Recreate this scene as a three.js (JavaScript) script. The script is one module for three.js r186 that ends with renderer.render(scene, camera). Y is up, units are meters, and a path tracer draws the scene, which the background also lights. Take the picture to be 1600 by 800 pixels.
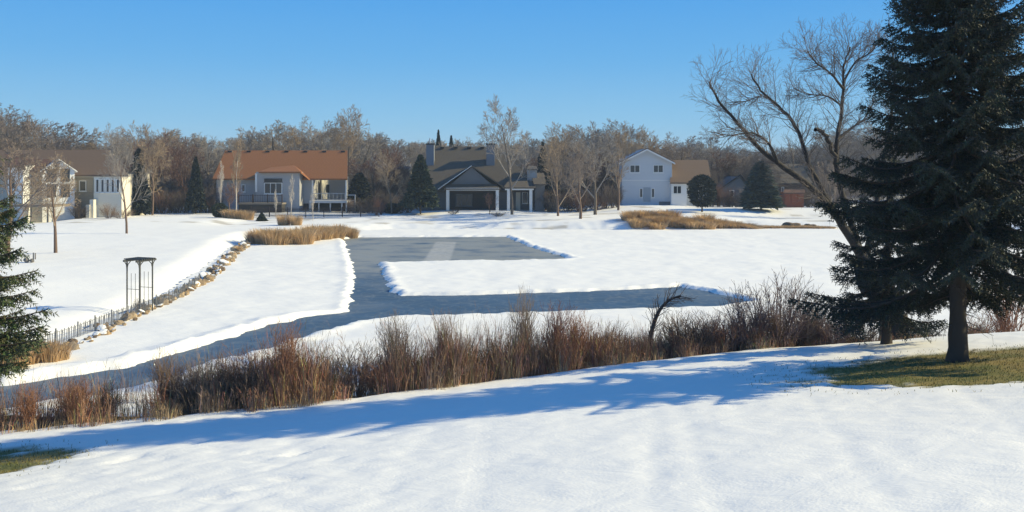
import * as THREE from 'three';
import { ImprovedNoise } from 'three/addons/math/ImprovedNoise.js';
import { mergeGeometries } from 'three/addons/utils/BufferGeometryUtils.js';

// ---------------------------------------------------------------- camera, sky, sun, exposure
const EYE = 6.2, F = 1386, HOR = 268;                       // eye height over the ice, focal length and horizon row (photo pixels)
const scene = new THREE.Scene();
const camera = new THREE.PerspectiveCamera(2 * Math.atan(532 / F) * 180 / Math.PI, 2, 0.5, 6000);
camera.setViewOffset(1600, 1064, 0, 264, 1600, 800);
camera.position.set(0, EYE, 0);
camera.lookAt(0, EYE, -100);

const EXPOSURE = 1.3;
const renderer = new THREE.WebGLRenderer({ antialias: true });
renderer.setSize(1024, 512);
renderer.toneMapping = THREE.LinearToneMapping;
renderer.toneMappingExposure = EXPOSURE;
renderer.shadowMap.enabled = true;

const SUN_EL = 27 * Math.PI / 180, SUN_AZ = new THREE.Vector2(0.992, -0.12).normalize();
const sunDir = new THREE.Vector3(SUN_AZ.x * Math.cos(SUN_EL), Math.sin(SUN_EL), SUN_AZ.y * Math.cos(SUN_EL));
{ // clear winter sky: a gradient with elevation, a little paler towards the sun
  const w = 512, h = 256, px = new Float32Array(w * h * 4);
  const stops = [[-90, .30, .36, .42], [-1, .40, .52, .60], [0, .46, .68, .83], [3, .285, .58, .84], [7, .155, .46, .84], [11, .098, .385, .83], [25, .05, .24, .62], [50, .045, .19, .48], [90, .04, .15, .40]];
  for (let j = 0; j < h; j++) for (let i = 0; i < w; i++) {
    const el = ((j + .5) / h - .5) * 180, az = ((i + .5) / w - .5) * 2 * Math.PI;
    let k = 0; while (k < stops.length - 2 && el > stops[k + 1][0]) k++;
    const a = stops[k], b = stops[k + 1], t = Math.min(1, Math.max(0, (el - a[0]) / (b[0] - a[0])));
    const e = el * Math.PI / 180, d = new THREE.Vector3(Math.cos(az) * Math.cos(e), Math.sin(e), Math.sin(az) * Math.cos(e));
    const g = Math.pow(Math.max(0, d.dot(sunDir)), 6) * .10;
    for (let c = 0; c < 3; c++) px[(j * w + i) * 4 + c] = (a[c + 1] + (b[c + 1] - a[c + 1]) * t + g) / EXPOSURE;
    px[(j * w + i) * 4 + 3] = 1;
  }
  const sky = new THREE.DataTexture(px, w, h, THREE.RGBAFormat, THREE.FloatType);
  sky.mapping = THREE.EquirectangularReflectionMapping; sky.magFilter = THREE.LinearFilter; sky.minFilter = THREE.LinearFilter;
  sky.wrapS = THREE.RepeatWrapping; sky.needsUpdate = true;
  scene.background = sky; scene.environment = sky;
}
const sun = new THREE.DirectionalLight(new THREE.Color().setRGB(1, .855, .49), 5);
sun.position.copy(sunDir).multiplyScalar(150).add(new THREE.Vector3(0, 0, -60));
sun.target.position.set(0, 0, -60);
sun.castShadow = true; sun.shadow.mapSize.set(4096, 4096);
Object.assign(sun.shadow.camera, { left: -90, right: 90, top: 90, bottom: -90, near: 1, far: 400 });
scene.add(sun, sun.target);

// ---------------------------------------------------------------- helpers
function rngOf(seed) { let s = seed >>> 0; return () => { s = s + 0x6D2B79F5 | 0; let t = Math.imul(s ^ s >>> 15, 1 | s); t = t + Math.imul(t ^ t >>> 7, 61 | t) ^ t; return ((t ^ t >>> 14) >>> 0) / 4294967296; }; }
const noiseGen = new ImprovedNoise();
const nz = (x, y, z = 0) => noiseGen.noise(x + 31.7, y + 11.3, z + 5.1);
const fbm = (x, y, o = 3) => { let s = 0, a = 1, f = 1; for (let i = 0; i < o; i++) { s += a * nz(x * f, y * f, i * 7.7); a *= .5; f *= 2.03; } return s; };
const lerp = (a, b, t) => a + (b - a) * t, clamp = (x, a, b) => Math.min(b, Math.max(a, x));
const sstep = (a, b, x) => { const t = clamp((x - a) / (b - a), 0, 1); return t * t * (3 - 2 * t); };
const X = (px, d) => (px - 800) / F * d, Y = (py, d) => EYE - (py - HOR) / F * d;      // metres from photo pixels at a distance
const onIce = (px, py) => { const d = EYE * F / (py - HOR); return [X(px, d), d]; };
const V = (x, y, z) => new THREE.Vector3(x, y, z);
const used = {};
function numbered(n) { const k = used[n] = (used[n] ?? -1) + 1; return k ? n + '_' + String(k).padStart(3, '0') : n; }
function shadows(o) { o.traverse(c => { if (c.isMesh) { c.castShadow = true; c.receiveShadow = true; } }); return o; }
function tag(o, label, category, group) { o.userData = { label, category }; if (group) o.userData.group = group; return o; }
function thing(name, label, category, [x, y, z] = [0, 0, 0], turn = 0, group) {
  const o = new THREE.Group(); o.name = numbered(name); o.position.set(x, y, z); o.rotation.y = turn; scene.add(o);
  return tag(o, label, category, group);
}
function part(name, geo, m, parent, label) { const o = new THREE.Mesh(geo, m); o.name = name; o.castShadow = o.receiveShadow = true; if (label) o.userData.label = label; parent.add(o); return o; }
function setting(name, geo, m, kind = 'structure', label) { const o = part(numbered(name), geo, m, scene); o.userData = { kind, label: label || name }; return o; }
function stuff(o) { o.userData.kind = 'stuff'; return o; }

const rgb = (r, g, b) => new THREE.Color().setRGB(r, g, b);
function mat(r, g, b, rough = .9, extra = {}) { return new THREE.MeshStandardMaterial({ color: rgb(r, g, b), roughness: rough, side: THREE.DoubleSide, ...extra }); }
function tex(w, h, fn, srgb = false) {
  const d = new Uint8Array(w * h * 4);
  for (let j = 0; j < h; j++) for (let i = 0; i < w; i++) { const c = fn(i / w, j / h, i, j); const k = (j * w + i) * 4; for (let n = 0; n < 3; n++) d[k + n] = clamp(Math.round((c.length ? c[n] : c) * 255), 0, 255); d[k + 3] = 255; }
  const t = new THREE.DataTexture(d, w, h); t.wrapS = t.wrapT = THREE.RepeatWrapping; t.magFilter = THREE.LinearFilter; t.minFilter = THREE.LinearMipmapLinearFilter; t.generateMipmaps = true;
  if (srgb) t.colorSpace = THREE.SRGBColorSpace; t.needsUpdate = true; return t;
}
// noise that tiles over [0,1)
const tile = (u, v, f, o = 3) => { let s = 0, a = 1; for (let i = 0; i < o; i++) { const A = u * 2 * Math.PI, B = v * 2 * Math.PI, R = f / 6.2832; s += a * nz(Math.cos(A) * R + i * 9, Math.sin(A) * R + Math.cos(B) * R * 1.3, Math.sin(B) * R * 1.3); a *= .5; f *= 2; } return s; };

// a growing list of triangles
class Geo {
  constructor() { this.p = []; this.n = []; this.c = []; this.i = []; this.u = []; }
  v(x, y, z, nx, ny, nz_, c) { this.p.push(x, y, z); this.n.push(nx, ny, nz_); if (c) this.c.push(c[0], c[1], c[2]); return this.p.length / 3 - 1; }
  tri(a, b, c, col) { // flat
    const ux = b[0] - a[0], uy = b[1] - a[1], uz = b[2] - a[2], vx = c[0] - a[0], vy = c[1] - a[1], vz = c[2] - a[2];
    let x = uy * vz - uz * vy, y = uz * vx - ux * vz, z = ux * vy - uy * vx; const l = Math.hypot(x, y, z) || 1; x /= l; y /= l; z /= l;
    const k = this.p.length / 3; for (const q of [a, b, c]) this.v(q[0], q[1], q[2], x, y, z, col); this.i.push(k, k + 1, k + 2);
  }
  tube(pts, rad, sides, col) {
    const n = pts.length; let prev = null; const base = this.p.length / 3; const t = V(), s = V(), b = V();
    for (let k = 0; k < n; k++) {
      t.subVectors(pts[Math.min(n - 1, k + 1)], pts[Math.max(0, k - 1)]).normalize();
      if (!prev) prev = Math.abs(t.y) < .9 ? V(0, 1, 0) : V(1, 0, 0);
      s.crossVectors(prev, t).normalize(); b.crossVectors(t, s); prev = b.clone();
      for (let q = 0; q < sides; q++) {
        const a = q / sides * Math.PI * 2, cx = Math.cos(a), sx = Math.sin(a);
        const x = s.x * cx + b.x * sx, y = s.y * cx + b.y * sx, z = s.z * cx + b.z * sx;
        this.v(pts[k].x + x * rad[k], pts[k].y + y * rad[k], pts[k].z + z * rad[k], x, y, z, col);
      }
      if (k) for (let q = 0; q < sides; q++) { const A = base + (k - 1) * sides + q, B = base + (k - 1) * sides + (q + 1) % sides, C = A + sides, D = B + sides; this.i.push(A, B, D, A, D, C); }
    }
  }
  build() {
    const g = new THREE.BufferGeometry();
    g.setAttribute('position', new THREE.BufferAttribute(new Float32Array(this.p), 3));
    g.setAttribute('normal', new THREE.BufferAttribute(new Float32Array(this.n), 3));
    if (this.c.length) g.setAttribute('color', new THREE.BufferAttribute(new Float32Array(this.c), 3));
    g.setIndex(this.i); return g;
  }
}
const boxG = (x0, x1, y0, y1, z0, z1) => { const g = new THREE.BoxGeometry(Math.abs(x1 - x0), Math.abs(y1 - y0), Math.abs(z1 - z0)); g.translate((x0 + x1) / 2, (y0 + y1) / 2, (z0 + z1) / 2); return g; };
const clean = g => { const q = g.index ? g.toNonIndexed() : g; for (const k of Object.keys(q.attributes)) if (k !== 'position' && k !== 'normal') q.deleteAttribute(k); return q; };
const merge = list => mergeGeometries(list.map(clean));
function slab(q, th) { // four corners (counter-clockwise from outside) made into a plate th thick, downwards
  const g = new Geo(), a = q.map(p => [p.x, p.y, p.z]), b = q.map(p => [p.x, p.y - th, p.z]);
  const quad = (p, r, s, t) => { g.tri(p, r, s); g.tri(p, s, t); };
  quad(a[0], a[1], a[2], a[3]); quad(b[3], b[2], b[1], b[0]);
  for (let k = 0; k < 4; k++) { const m = (k + 1) % 4; quad(a[k], b[k], b[m], a[m]); }
  const out = g.build(); const pos = out.attributes.position, uv = new Float32Array(pos.count * 2);
  for (let k = 0; k < pos.count; k++) { uv[k * 2] = pos.getX(k) + pos.getZ(k) * .35; uv[k * 2 + 1] = pos.getY(k) * 1.6; }
  out.setAttribute('uv', new THREE.BufferAttribute(uv, 2)); return out;
}
function prism(pts, z0, z1) { // polygon in x,y pushed from z0 to z1
  const s = new THREE.Shape(pts.map(p => new THREE.Vector2(p[0], p[1])));
  const g = new THREE.ExtrudeGeometry(s, { depth: Math.abs(z1 - z0), bevelEnabled: false }); g.translate(0, 0, Math.min(z0, z1)); return g;
}

// ---------------------------------------------------------------- the lie of the land
const shore = [[0, 580], [60, 571], [110, 556], [180, 518], [240, 492], [300, 460], [350, 420], [385, 388], [400, 378], [420, 373], [545, 364], [620, 361], [800, 361], [990, 362], [1180, 357], [1300, 357], [1450, 357]].map(p => onIce(...p))
  .concat([[62, 82], [58, 46], [46, 35], [30, 32.2], [19, 31.2], [15.7, 30.8], [9.9, 29.6], [6.6, 29.4], [1.8, 27.6], [-4.9, 24.6], [-11.3, 22.3], [-14, 21.8], [-34, 21.2], [-36, 26.5]]);
const cleared = [[537, 374], [562, 371], [790, 370], [830, 387], [893, 405], [860, 408], [720, 410], [590, 412], [597, 425], [605, 445], [612, 458], [622, 463], [700, 462], [800, 459], [900, 456], [1000, 452], [1060, 448], [1100, 455], [1178, 472],
  [1100, 482], [1000, 485], [800, 491], [700, 495], [620, 498], [560, 505], [500, 520], [420, 545], [332, 572], [190, 617], [0, 645], [-140, 655], [-140, 612], [0, 603], [110, 588], [190, 576], [250, 560], [332, 536], [420, 508], [480, 496], [545, 487], [551, 465], [555, 435], [552, 415], [545, 395]].map(p => onIce(...p));
function sdPoly(poly, x, d) { // negative inside
  let best = 1e9, inside = false;
  for (let i = 0, j = poly.length - 1; i < poly.length; j = i++) {
    const [xi, yi] = poly[i], [xj, yj] = poly[j], ex = xj - xi, ey = yj - yi, wx = x - xi, wy = d - yi;
    const t = clamp((wx * ex + wy * ey) / (ex * ex + ey * ey), 0, 1), qx = wx - ex * t, qy = wy - ey * t;
    best = Math.min(best, qx * qx + qy * qy);
    if ((yi > d) !== (yj > d) && x < (xj - xi) * (d - yi) / (yj - yi) + xi) inside = !inside;
  }
  return (inside ? -1 : 1) * Math.sqrt(best);
}
const heights = [[87, 395, 62], [198, 365, 80], [218, 481, 38.5], [250, 340, 100], [330, 341, 98], [150, 340, 100], [60, 347, 100], [0, 350, 98], [370, 352, 96], [450, 346, 100], [450, 331, 114], [560, 345, 100], [600, 335, 110], [740, 329, 113], [700, 346, 101], [900, 336, 107], [1010, 321, 118], [1150, 325, 115], [1250, 325, 120], [1250, 341, 105], [1400, 330, 115]]
  .map(([px, py, d]) => [X(px, d), d, Y(py, d)]).concat([[0, 160, 2], [-80, 160, 2], [80, 160, 2], [0, 300, 3], [-160, 300, 3], [160, 300, 3], [-45, 60, 1], [-30, 40, .7], [70, 60, 1], [-40, 28, .6], [60, 30, 1.2]]);
const inEllipse = (x, d, e) => Math.hypot((x - e[0]) / e[2], (d - e[1]) / e[3]);
const bare = [[12.0, 18.9, 6.4, 2.9], [-11.2, 16.0, 3.3, 1.95]];
function bareness(x, d) { if (d > 30 || d < 10) return 0; let m = 0; for (const e of bare) m = Math.max(m, 1 - sstep(.84, 1.03, inEllipse(x, d, e) + .20 * fbm(x * .9, d * .9) + .13 * nz(x * 3.7, d * 3.7))); return m; }
function land(x, d) {
  const xx = clamp(x, -26, 34), plane = Math.max(.25, 3.54 + .0756 * xx - .117 * Math.max(-8, d) + .05 * fbm(x * .15, d * .15));
  const t = sstep(24, 33, d); if (t === 0) return plane;
  let s = 0, w = 0; for (const [a, b, e] of heights) { const q = 1 / Math.pow((a - x) ** 2 + (b - d) ** 2 + 4, 1.6); s += q * e; w += q; }
  return lerp(plane, s / w + .05 * fbm(x * .12, d * .12), t);
}
function ground(x, d) {
  const far = Math.abs(x) > 75 || d > 130 || d < 18; const sd = far ? 20 : sdPoly(shore, x, d);
  const W = d < 33 ? lerp(2.4, 3.6, sstep(-12, -4, x)) : x < -12 && d < 85 ? 3.2 : 4.5;
  let h = land(x, d);
  if (sd < W) h = lerp(-.55, h, sstep(-1.0, W, sd + .25 * nz(x * .8, d * .8)));
  if (d < 32 && d > 5 && Math.abs(x) < 30) { // trodden, wind-packed snow in front
    h += .018 * fbm(x * 1.2, d * 1.0, 2) + .011 * nz(x * 3.4, d * 3.4) + .006 * nz(x * 4.6 + 7, d * 4.6);
    const patch = sstep(-1, .6, nz(x * .35 + 4, d * .4)) * sstep(1.5, -3, x + 1); h -= .06 * patch * Math.max(0, nz(x * 2.6, d * 2.6) - .12) * 2;
    for (const [x0, k] of [[-1.7, .05], [-.4, -.02], [1.6, .16], [2.3, .12], [4.1, .22], [6.3, .3]]) { const q = x - (x0 + k * (d - 10) + .12 * nz(d * .8, x0)); h -= .012 * (1 + nz(d * 3, x0 * 5)) * Math.exp(-q * q / .009) * sstep(19, 15, d); }
    h -= .05 * bareness(x, d);
  } else if (d < 130) h += .03 * fbm(x * .6, d * .6, 2);
  return h;
}
function axis(list) { const a = []; for (const [from, to, step] of list) for (let v = from; v < to - 1e-6; v += step) a.push(v); a.push(list[list.length - 1][1]); return a; }
function sheet(xs, ds, hf, cf, keep) {
  const nx = xs.length, nd = ds.length, p = new Float32Array(nx * nd * 3), c = cf ? new Float32Array(nx * nd * 3) : null, uv = new Float32Array(nx * nd * 2), idx = [], flag = new Uint8Array(nx * nd);
  for (let j = 0; j < nd; j++) for (let i = 0; i < nx; i++) {
    const k = j * nx + i, x = xs[i], d = ds[j], h = hf(x, d); p[k * 3] = x; p[k * 3 + 1] = h; p[k * 3 + 2] = -d; uv[k * 2] = x; uv[k * 2 + 1] = d;
    if (c) { const q = cf(x, d, h); c[k * 3] = q[0]; c[k * 3 + 1] = q[1]; c[k * 3 + 2] = q[2]; }
    flag[k] = keep ? (keep(x, d, h) ? 1 : 0) : 1;
  }
  for (let j = 0; j < nd - 1; j++) for (let i = 0; i < nx - 1; i++) {
    const a = j * nx + i, b = a + 1, e = a + nx, f = e + 1; if (!(flag[a] || flag[b] || flag[e] || flag[f])) continue;
    idx.push(a, b, f, a, f, e);
  }
  const g = new THREE.BufferGeometry(); g.setAttribute('position', new THREE.BufferAttribute(p, 3)); g.setAttribute('uv', new THREE.BufferAttribute(uv, 2)); if (c) g.setAttribute('color', new THREE.BufferAttribute(c, 3));
  g.setIndex(idx); g.computeVertexNormals(); return g;
}
const snowBump = tex(512, 512, (u, v) => .5 + .30 * tile(u, v, 9, 4) + .14 * tile(u + .37, v + .1, 60, 2)); snowBump.repeat.set(1 / 2.7, 1 / 2.7);
const snowM = mat(1, 1, 1, .82, { bumpMap: snowBump, bumpScale: .011, vertexColors: true, side: THREE.FrontSide });
const SNOW = [.88, .885, .90];
{
  const xs = axis([[-3000, -800, 550], [-800, -200, 60], [-200, -60, 7], [-60, -18, .42], [-18, 18, .15], [18, 60, .5], [60, 200, 7], [200, 800, 60], [800, 3000, 550]]);
  const ds = axis([[-400, -60, 60], [-60, 6, 3], [6, 30, .11], [30, 100, .4], [100, 160, 1.5], [160, 400, 12], [400, 1000, 60], [1000, 4000, 600]]);
  const g = sheet(xs, ds, ground, (x, d, h) => {
    let c = SNOW; const b = bareness(x, d);
    if (b > 0) { const s = .5 + .9 * fbm(x * 1.4, d * 1.4, 2) + sstep(9, 13, x) * .35; const gr = [lerp(.115, .26, clamp(s, 0, 1)), lerp(.125, .20, clamp(s, 0, 1)), lerp(.03, .06, clamp(s, 0, 1))]; c = [0, 1, 2].map(k => lerp(SNOW[k], gr[k], b)); }
    if (d > 92 && d < 130) { const m = sstep(.28, .55, fbm(x * .22, d * .5, 3)) * .55; c = [0, 1, 2].map(k => lerp(c[k], [.22, .17, .10][k], m)); }
    if (d > 135) { const m = .45; c = [0, 1, 2].map(k => lerp(c[k], [.13, .10, .07][k], m)); }
    return c;
  }, (x, d) => d < 20 || d > 100 || Math.abs(x) > 70 || sdPoly(shore, x, d) > -2.6);
  setting('snowy_ground', g, snowM, 'structure', 'snow covered lawns around the frozen pond');
}
{ // snow lying on the pond, cut away where the ice was cleared, thrown up in ridges along the edges
  const xs = axis([[-33, 24, .2], [24, 62, .8]]), ds = axis([[22, 60, .17], [60, 98, .3]]);
  const edge = new Map();
  const h = (x, d) => {
    const q = sdPoly(cleared, x, d) + .30 * nz(x * .9, d * .9) + .13 * nz(x * 3.3, d * 3.3) + .07 * nz(x * 6, d * 6);
    const left = sstep(-9, -13, x + (d - 45) * .22), ridge = lerp(.05, .13, left) * (1 + .9 * nz(x * .5 + 9, d * .5)) * Math.exp(-(((q - .42) / lerp(.3, .55, left)) ** 2)) * (1 + .55 * nz(x * 1.6, d * 1.6) + .5 * nz(x * 5.5, d * 5.5, 3));
    const base = .11 + .045 * fbm(x * .35, d * .35, 3) + .02 * nz(x * 1.5, d * 2.4) + .05 * sstep(.35, .8, nz(x * 1.9 + 3, d * 1.9)) * sstep(.1, .5, nz(x * .2, d * .2 + 4));
    return q < -.12 ? -.08 : lerp(-.08, base + ridge, sstep(-.12, .30, q));
  };
  const g = sheet(xs, ds, h, () => SNOW, (x, d) => sdPoly(shore, x, d) < 1.2 && sdPoly(cleared, x, d) > -.7);
  setting('pond_snow', g, snowM, 'structure', 'snow lying on the frozen pond around the cleared ice');
}
{ // the ice
  const iceMap = tex(1024, 1024, (u, v) => {
    const x = u * 64 - 32, d = v * 80 + 20; // 64 x 80 m
    let s = .55 + .25 * fbm(x * .2, d * .2, 3) + .06 * nz(x * 2.2, d * .9, 3);
    let dust = sstep(46, 62, d) * .85 + .25 * sstep(.1, .7, fbm(x * .16 + 3, d * .16, 3)); dust = dust * (.85 + .8 * fbm(x * .4, d * .5, 3) + .35 * nz(x * .25, d * 1.4, 12)) + .05 + .10 * sstep(50, 62, d);
    const scr = Math.pow(1 - Math.abs(nz(x * 1.7 + d * .6, d * .9 - x * .4, 21)), 26) * .4 + Math.pow(1 - Math.abs(nz(x * .5 - d * .8, d * .5 + x * .3, 44)), 40) * .3;
    dust = clamp(dust + scr, 0, 1);
    const q = clamp(Math.abs(x + (-7.0 + (d - 59) * .02) + 1.2) / 1.0, 0, 2); // swept paler strip across the rink
    const strip = (1 - sstep(.75, 1.05, Math.abs(x + 5.55 + (d - 70) * .035) / 1.0)) * sstep(60.2, 61, d) * (1 - sstep(77, 79, d)) * (.75 + .5 * nz(x * 3, d * 3));
    const a = [.045, .10, .185].map((c, k) => c * (.75 + .5 * s)), b = [.33, .34, .335];
    return [0, 1, 2].map(k => Math.pow(lerp(lerp(a[k], b[k], clamp(dust * .8, 0, 1)), .52, clamp(strip, 0, 1) * .7), 1 / 2.2));
  }, true);
  iceMap.wrapS = iceMap.wrapT = THREE.ClampToEdgeWrapping;
  const iceRough = tex(256, 256, (u, v) => .72 + .12 * tile(u, v, 8, 2)); iceRough.repeat.set(6, 6);
  const g = new THREE.PlaneGeometry(64, 80, 1, 1); g.rotateX(-Math.PI / 2);
  const uv = g.attributes.uv, pos = g.attributes.position; for (let k = 0; k < uv.count; k++) uv.setXY(k, (pos.getX(k) + 32) / 64, (-pos.getZ(k) + 40) / 80);
  const o = setting('ice', g, new THREE.MeshPhysicalMaterial({ color: 0xffffff, map: iceMap, roughness: .75, roughnessMap: iceRough, ior: 1.31, specularIntensity: .7 }), 'structure', 'cleared grey blue ice of the pond'); o.position.set(0, 0, -60);
}

// ---------------------------------------------------------------- trees
const TAU = Math.PI * 2;
function tilt(dir, ang, az) { const s = Math.abs(dir.y) < .95 ? V(0, 1, 0).cross(dir).normalize() : V(1, 0, 0), b = dir.clone().cross(s); return dir.clone().multiplyScalar(Math.cos(ang)).addScaledVector(s, Math.sin(ang) * Math.cos(az)).addScaledVector(b, Math.sin(ang) * Math.sin(az)).normalize(); }
// o: n children per level, len ratio, ang, up (pull upwards), wob, segs, sides, from (first child along the branch), rmin
function grow(sink, R, p, dir, len, r, level, o, colors) {
  const n = o.segs[level], pts = [p.clone()], rad = [r], dirs = [dir.clone()], d = dir.clone(), q = p.clone(), end = level === o.n.length ? .45 : (o.taper || .35);
  for (let k = 1; k <= n; k++) {
    d.x += (R() - .5) * o.wob; d.y += (R() - .5) * o.wob * .6 + o.up[level]; d.z += (R() - .5) * o.wob; d.normalize();
    q.addScaledVector(d, len / n); pts.push(q.clone()); rad.push(Math.max(o.rmin * .7, r * lerp(1, end, k / n))); dirs.push(d.clone());
  }
  sink(level).tube(pts, rad, o.sides[level], colors ? colors(level, R) : undefined);
  if (level >= o.n.length) return;
  const kids = o.n[level]; let az = R() * TAU;
  for (let k = 0; k < kids; k++) {
    const t = lerp(o.from[level], 1, (k + .6 * R()) / kids), f = t * n, i = Math.min(n - 1, Math.floor(f)); az += 2.4 + (R() - .5) * .8;
    const at = pts[i].clone().lerp(pts[i + 1], f - i), rr = lerp(rad[i], rad[i + 1], f - i);
    const cl = len * o.len[level] * lerp(1.15, .55, (t - o.from[level]) / (1 - o.from[level] + 1e-6)) * (.7 + .6 * R());
    grow(sink, R, at, tilt(dirs[i], o.ang[level] * (.75 + .5 * R()), az), cl, Math.max(o.rmin, rr * (o.rr || .55)), level + 1, o, colors);
  }
}
const bark = tex(256, 256, (u, v) => { const s = .62 + .30 * tile(u, v * .35, 26, 3) + .10 * tile(u + .3, v, 60, 2); return [s, s * .97, s * .94]; });
const M = {
  trunkGrey: mat(.13, .105, .085), trunkBrown: mat(.15, .10, .075), trunkDark: mat(.055, .045, .04),
  twigBrown: mat(.205, .165, .145), twigGrey: mat(.27, .245, .23), twigTan: mat(.31, .235, .165), twigRust: mat(.14, .075, .058), twigDark: mat(.085, .065, .06), birch: mat(.55, .50, .45),
};
// forest trees: prototypes
function treeProto(seed, kind) {
  const R = rngOf(seed), tr = new Geo(), cr = new Geo();
  const o = {
    oval: { n: [11, 6, 6, 4], len: [.46, .46, .5, .6], ang: [.75, .65, .6, .5], up: [.02, .10, .07, .03, .02], from: [.28, .25, .2, .2] },
    spread: { n: [9, 8, 6, 5], len: [.62, .46, .5, .55], ang: [.85, .6, .6, .55], up: [.02, .09, .06, .02, 0], from: [.25, .3, .2, .2] },
    tall: { n: [14, 5, 6, 4], len: [.34, .5, .5, .6], ang: [.55, .5, .5, .45], up: [.02, .13, .09, .05, .03], from: [.25, .2, .2, .2] },
    bushy: { n: [9, 7, 6, 4], len: [.72, .5, .5, .6], ang: [.7, .6, .6, .5], up: [.02, .10, .07, .03, .02], from: [.12, .2, .15, .2] },
  }[kind];
  Object.assign(o, { segs: [7, 5, 3, 2, 1], sides: [6, 4, 3, 3, 3], wob: .22, rmin: .019, rr: .5, taper: .18 });
  grow(l => l ? cr : tr, R, V(0, -.2, 0), V(0, 1, 0), kind === 'spread' || kind === 'bushy' ? 7 : 9, kind === 'spread' ? .27 : .2, 0, o);
  const trunk = tr.build(), crown = cr.build(); crown.computeBoundingBox(); const top = crown.boundingBox.max.y;
  trunk.scale(1 / top, 1 / top, 1 / top); crown.scale(1 / top, 1 / top, 1 / top); return { trunk, crown };
}
const protos = { oval: [1, 2].map(s => treeProto(s, 'oval')), spread: [11, 12].map(s => treeProto(s, 'spread')), tall: [21, 22].map(s => treeProto(s, 'tall')), bushy: [31, 32].map(s => treeProto(s, 'bushy')) };
function bareTree(px, d, topY, kind, v, twig, trunkM, label, group, wide = 1, name = 'bare_tree', turn = px) {
  const x = X(px, d), g = ground(x, d), h = Y(topY, d) - g, pr = protos[kind][v];
  const t = thing(name, label, 'tree', [x, g, -d], turn, group); t.scale.set(h * wide, h, h * wide);
  part('trunk', pr.trunk, trunkM, t); part('crown', pr.crown, twig, t); return t;
}

// conifers: boughs of needle shoots
const needleM = mat(.030, .052, .036, .75, { vertexColors: true }); needleM.color.setRGB(1, 1, 1);
function boughGeo(seed, L, droop, tone, from = .10) {
  const R = rngOf(seed), g = new Geo(), st = new Geo();
  const axisAt = t => V(L * t * (1 - .04 * t), -droop * L * Math.sin(Math.min(1, t * 1.15) * 1.9) * .35 + .13 * L * t * t, .05 * L * Math.sin(t * 3 + seed));
  const pts = []; for (let k = 0; k <= 7; k++) pts.push(axisAt(k / 7)); st.tube(pts, pts.map((p, k) => lerp(.012 + .011 * L, .006, k / 7)), 5, [.07, .05, .04]);
  const needles = (p, d, len) => { // one shoot
    const n = Math.max(3, Math.round(len / .028)); let az = R() * TAU;
    const c = [tone[0] * (.7 + .6 * R()), tone[1] * (.7 + .6 * R()), tone[2] * (.7 + .6 * R())];
    for (let k = 0; k < n; k++) {
      az += 2.2; const q = p.clone().addScaledVector(d, len * (k + .3) / n), e = tilt(d, .75 + .25 * R(), az), nl = .06 + .03 * R(), s = tilt(e, 1.57, R() * 6), w = .014;
      const tip = q.clone().addScaledVector(e, nl); g.tri([q.x + s.x * w, q.y + s.y * w, q.z + s.z * w], [q.x - s.x * w, q.y - s.y * w, q.z - s.z * w], [tip.x, tip.y, tip.z], c);
    }
  };
  const step = .085;
  for (let s = from * L; s < L; s += step) {
    const t = s / L, p = axisAt(t), fw = axisAt(Math.min(1, t + .02)).sub(p).normalize(); needles(p, fw, step * 1.3);
    for (const side of [-1, 1]) {
      if (R() < .12) continue;
      const len = Math.min(.75, .42 * L) * Math.pow(1 - t, .55) * (.55 + .6 * R()) * (t < .25 ? .5 + 2 * t : 1) + .10;
      const d = V(.72, -.30 - .25 * R() * droop * 2, side * (.75 + .2 * R())).normalize(); const q = p.clone();
      for (let a = 0; a < len; a += .085) {
        needles(q.clone(), d, .11);
        if (len - a > .12) for (const s2 of [-1, 1]) if (R() < .8) { const dd = V(d.x + .55 * s2 * side * .6 + .3, d.y - .35 * R() - .12, d.z + s2 * -.25 * side).normalize(); needles(q.clone(), dd, Math.min(.20, .07 + (len - a) * .28 * R())); }
        d.y -= .05 * droop + .01; d.normalize(); q.addScaledVector(d, .085);
      }
    }
  }
  const a = g.build(), b = st.build(); return { needles: a, stem: b };
}
const stemM = mat(1, 1, 1, .95, { vertexColors: true });
const boughSets = {};
function boughSet(key, tone, droop, from) { return boughSets[key] ||= [[3.2, 1], [3.2, 2], [2.3, 3], [2.3, 4], [1.5, 5], [1.5, 6], [.8, 7], [.8, 8]].map(([L, s]) => ({ L, ...boughGeo(s * 17 + key.length, L, droop, tone, from) })); }
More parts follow.
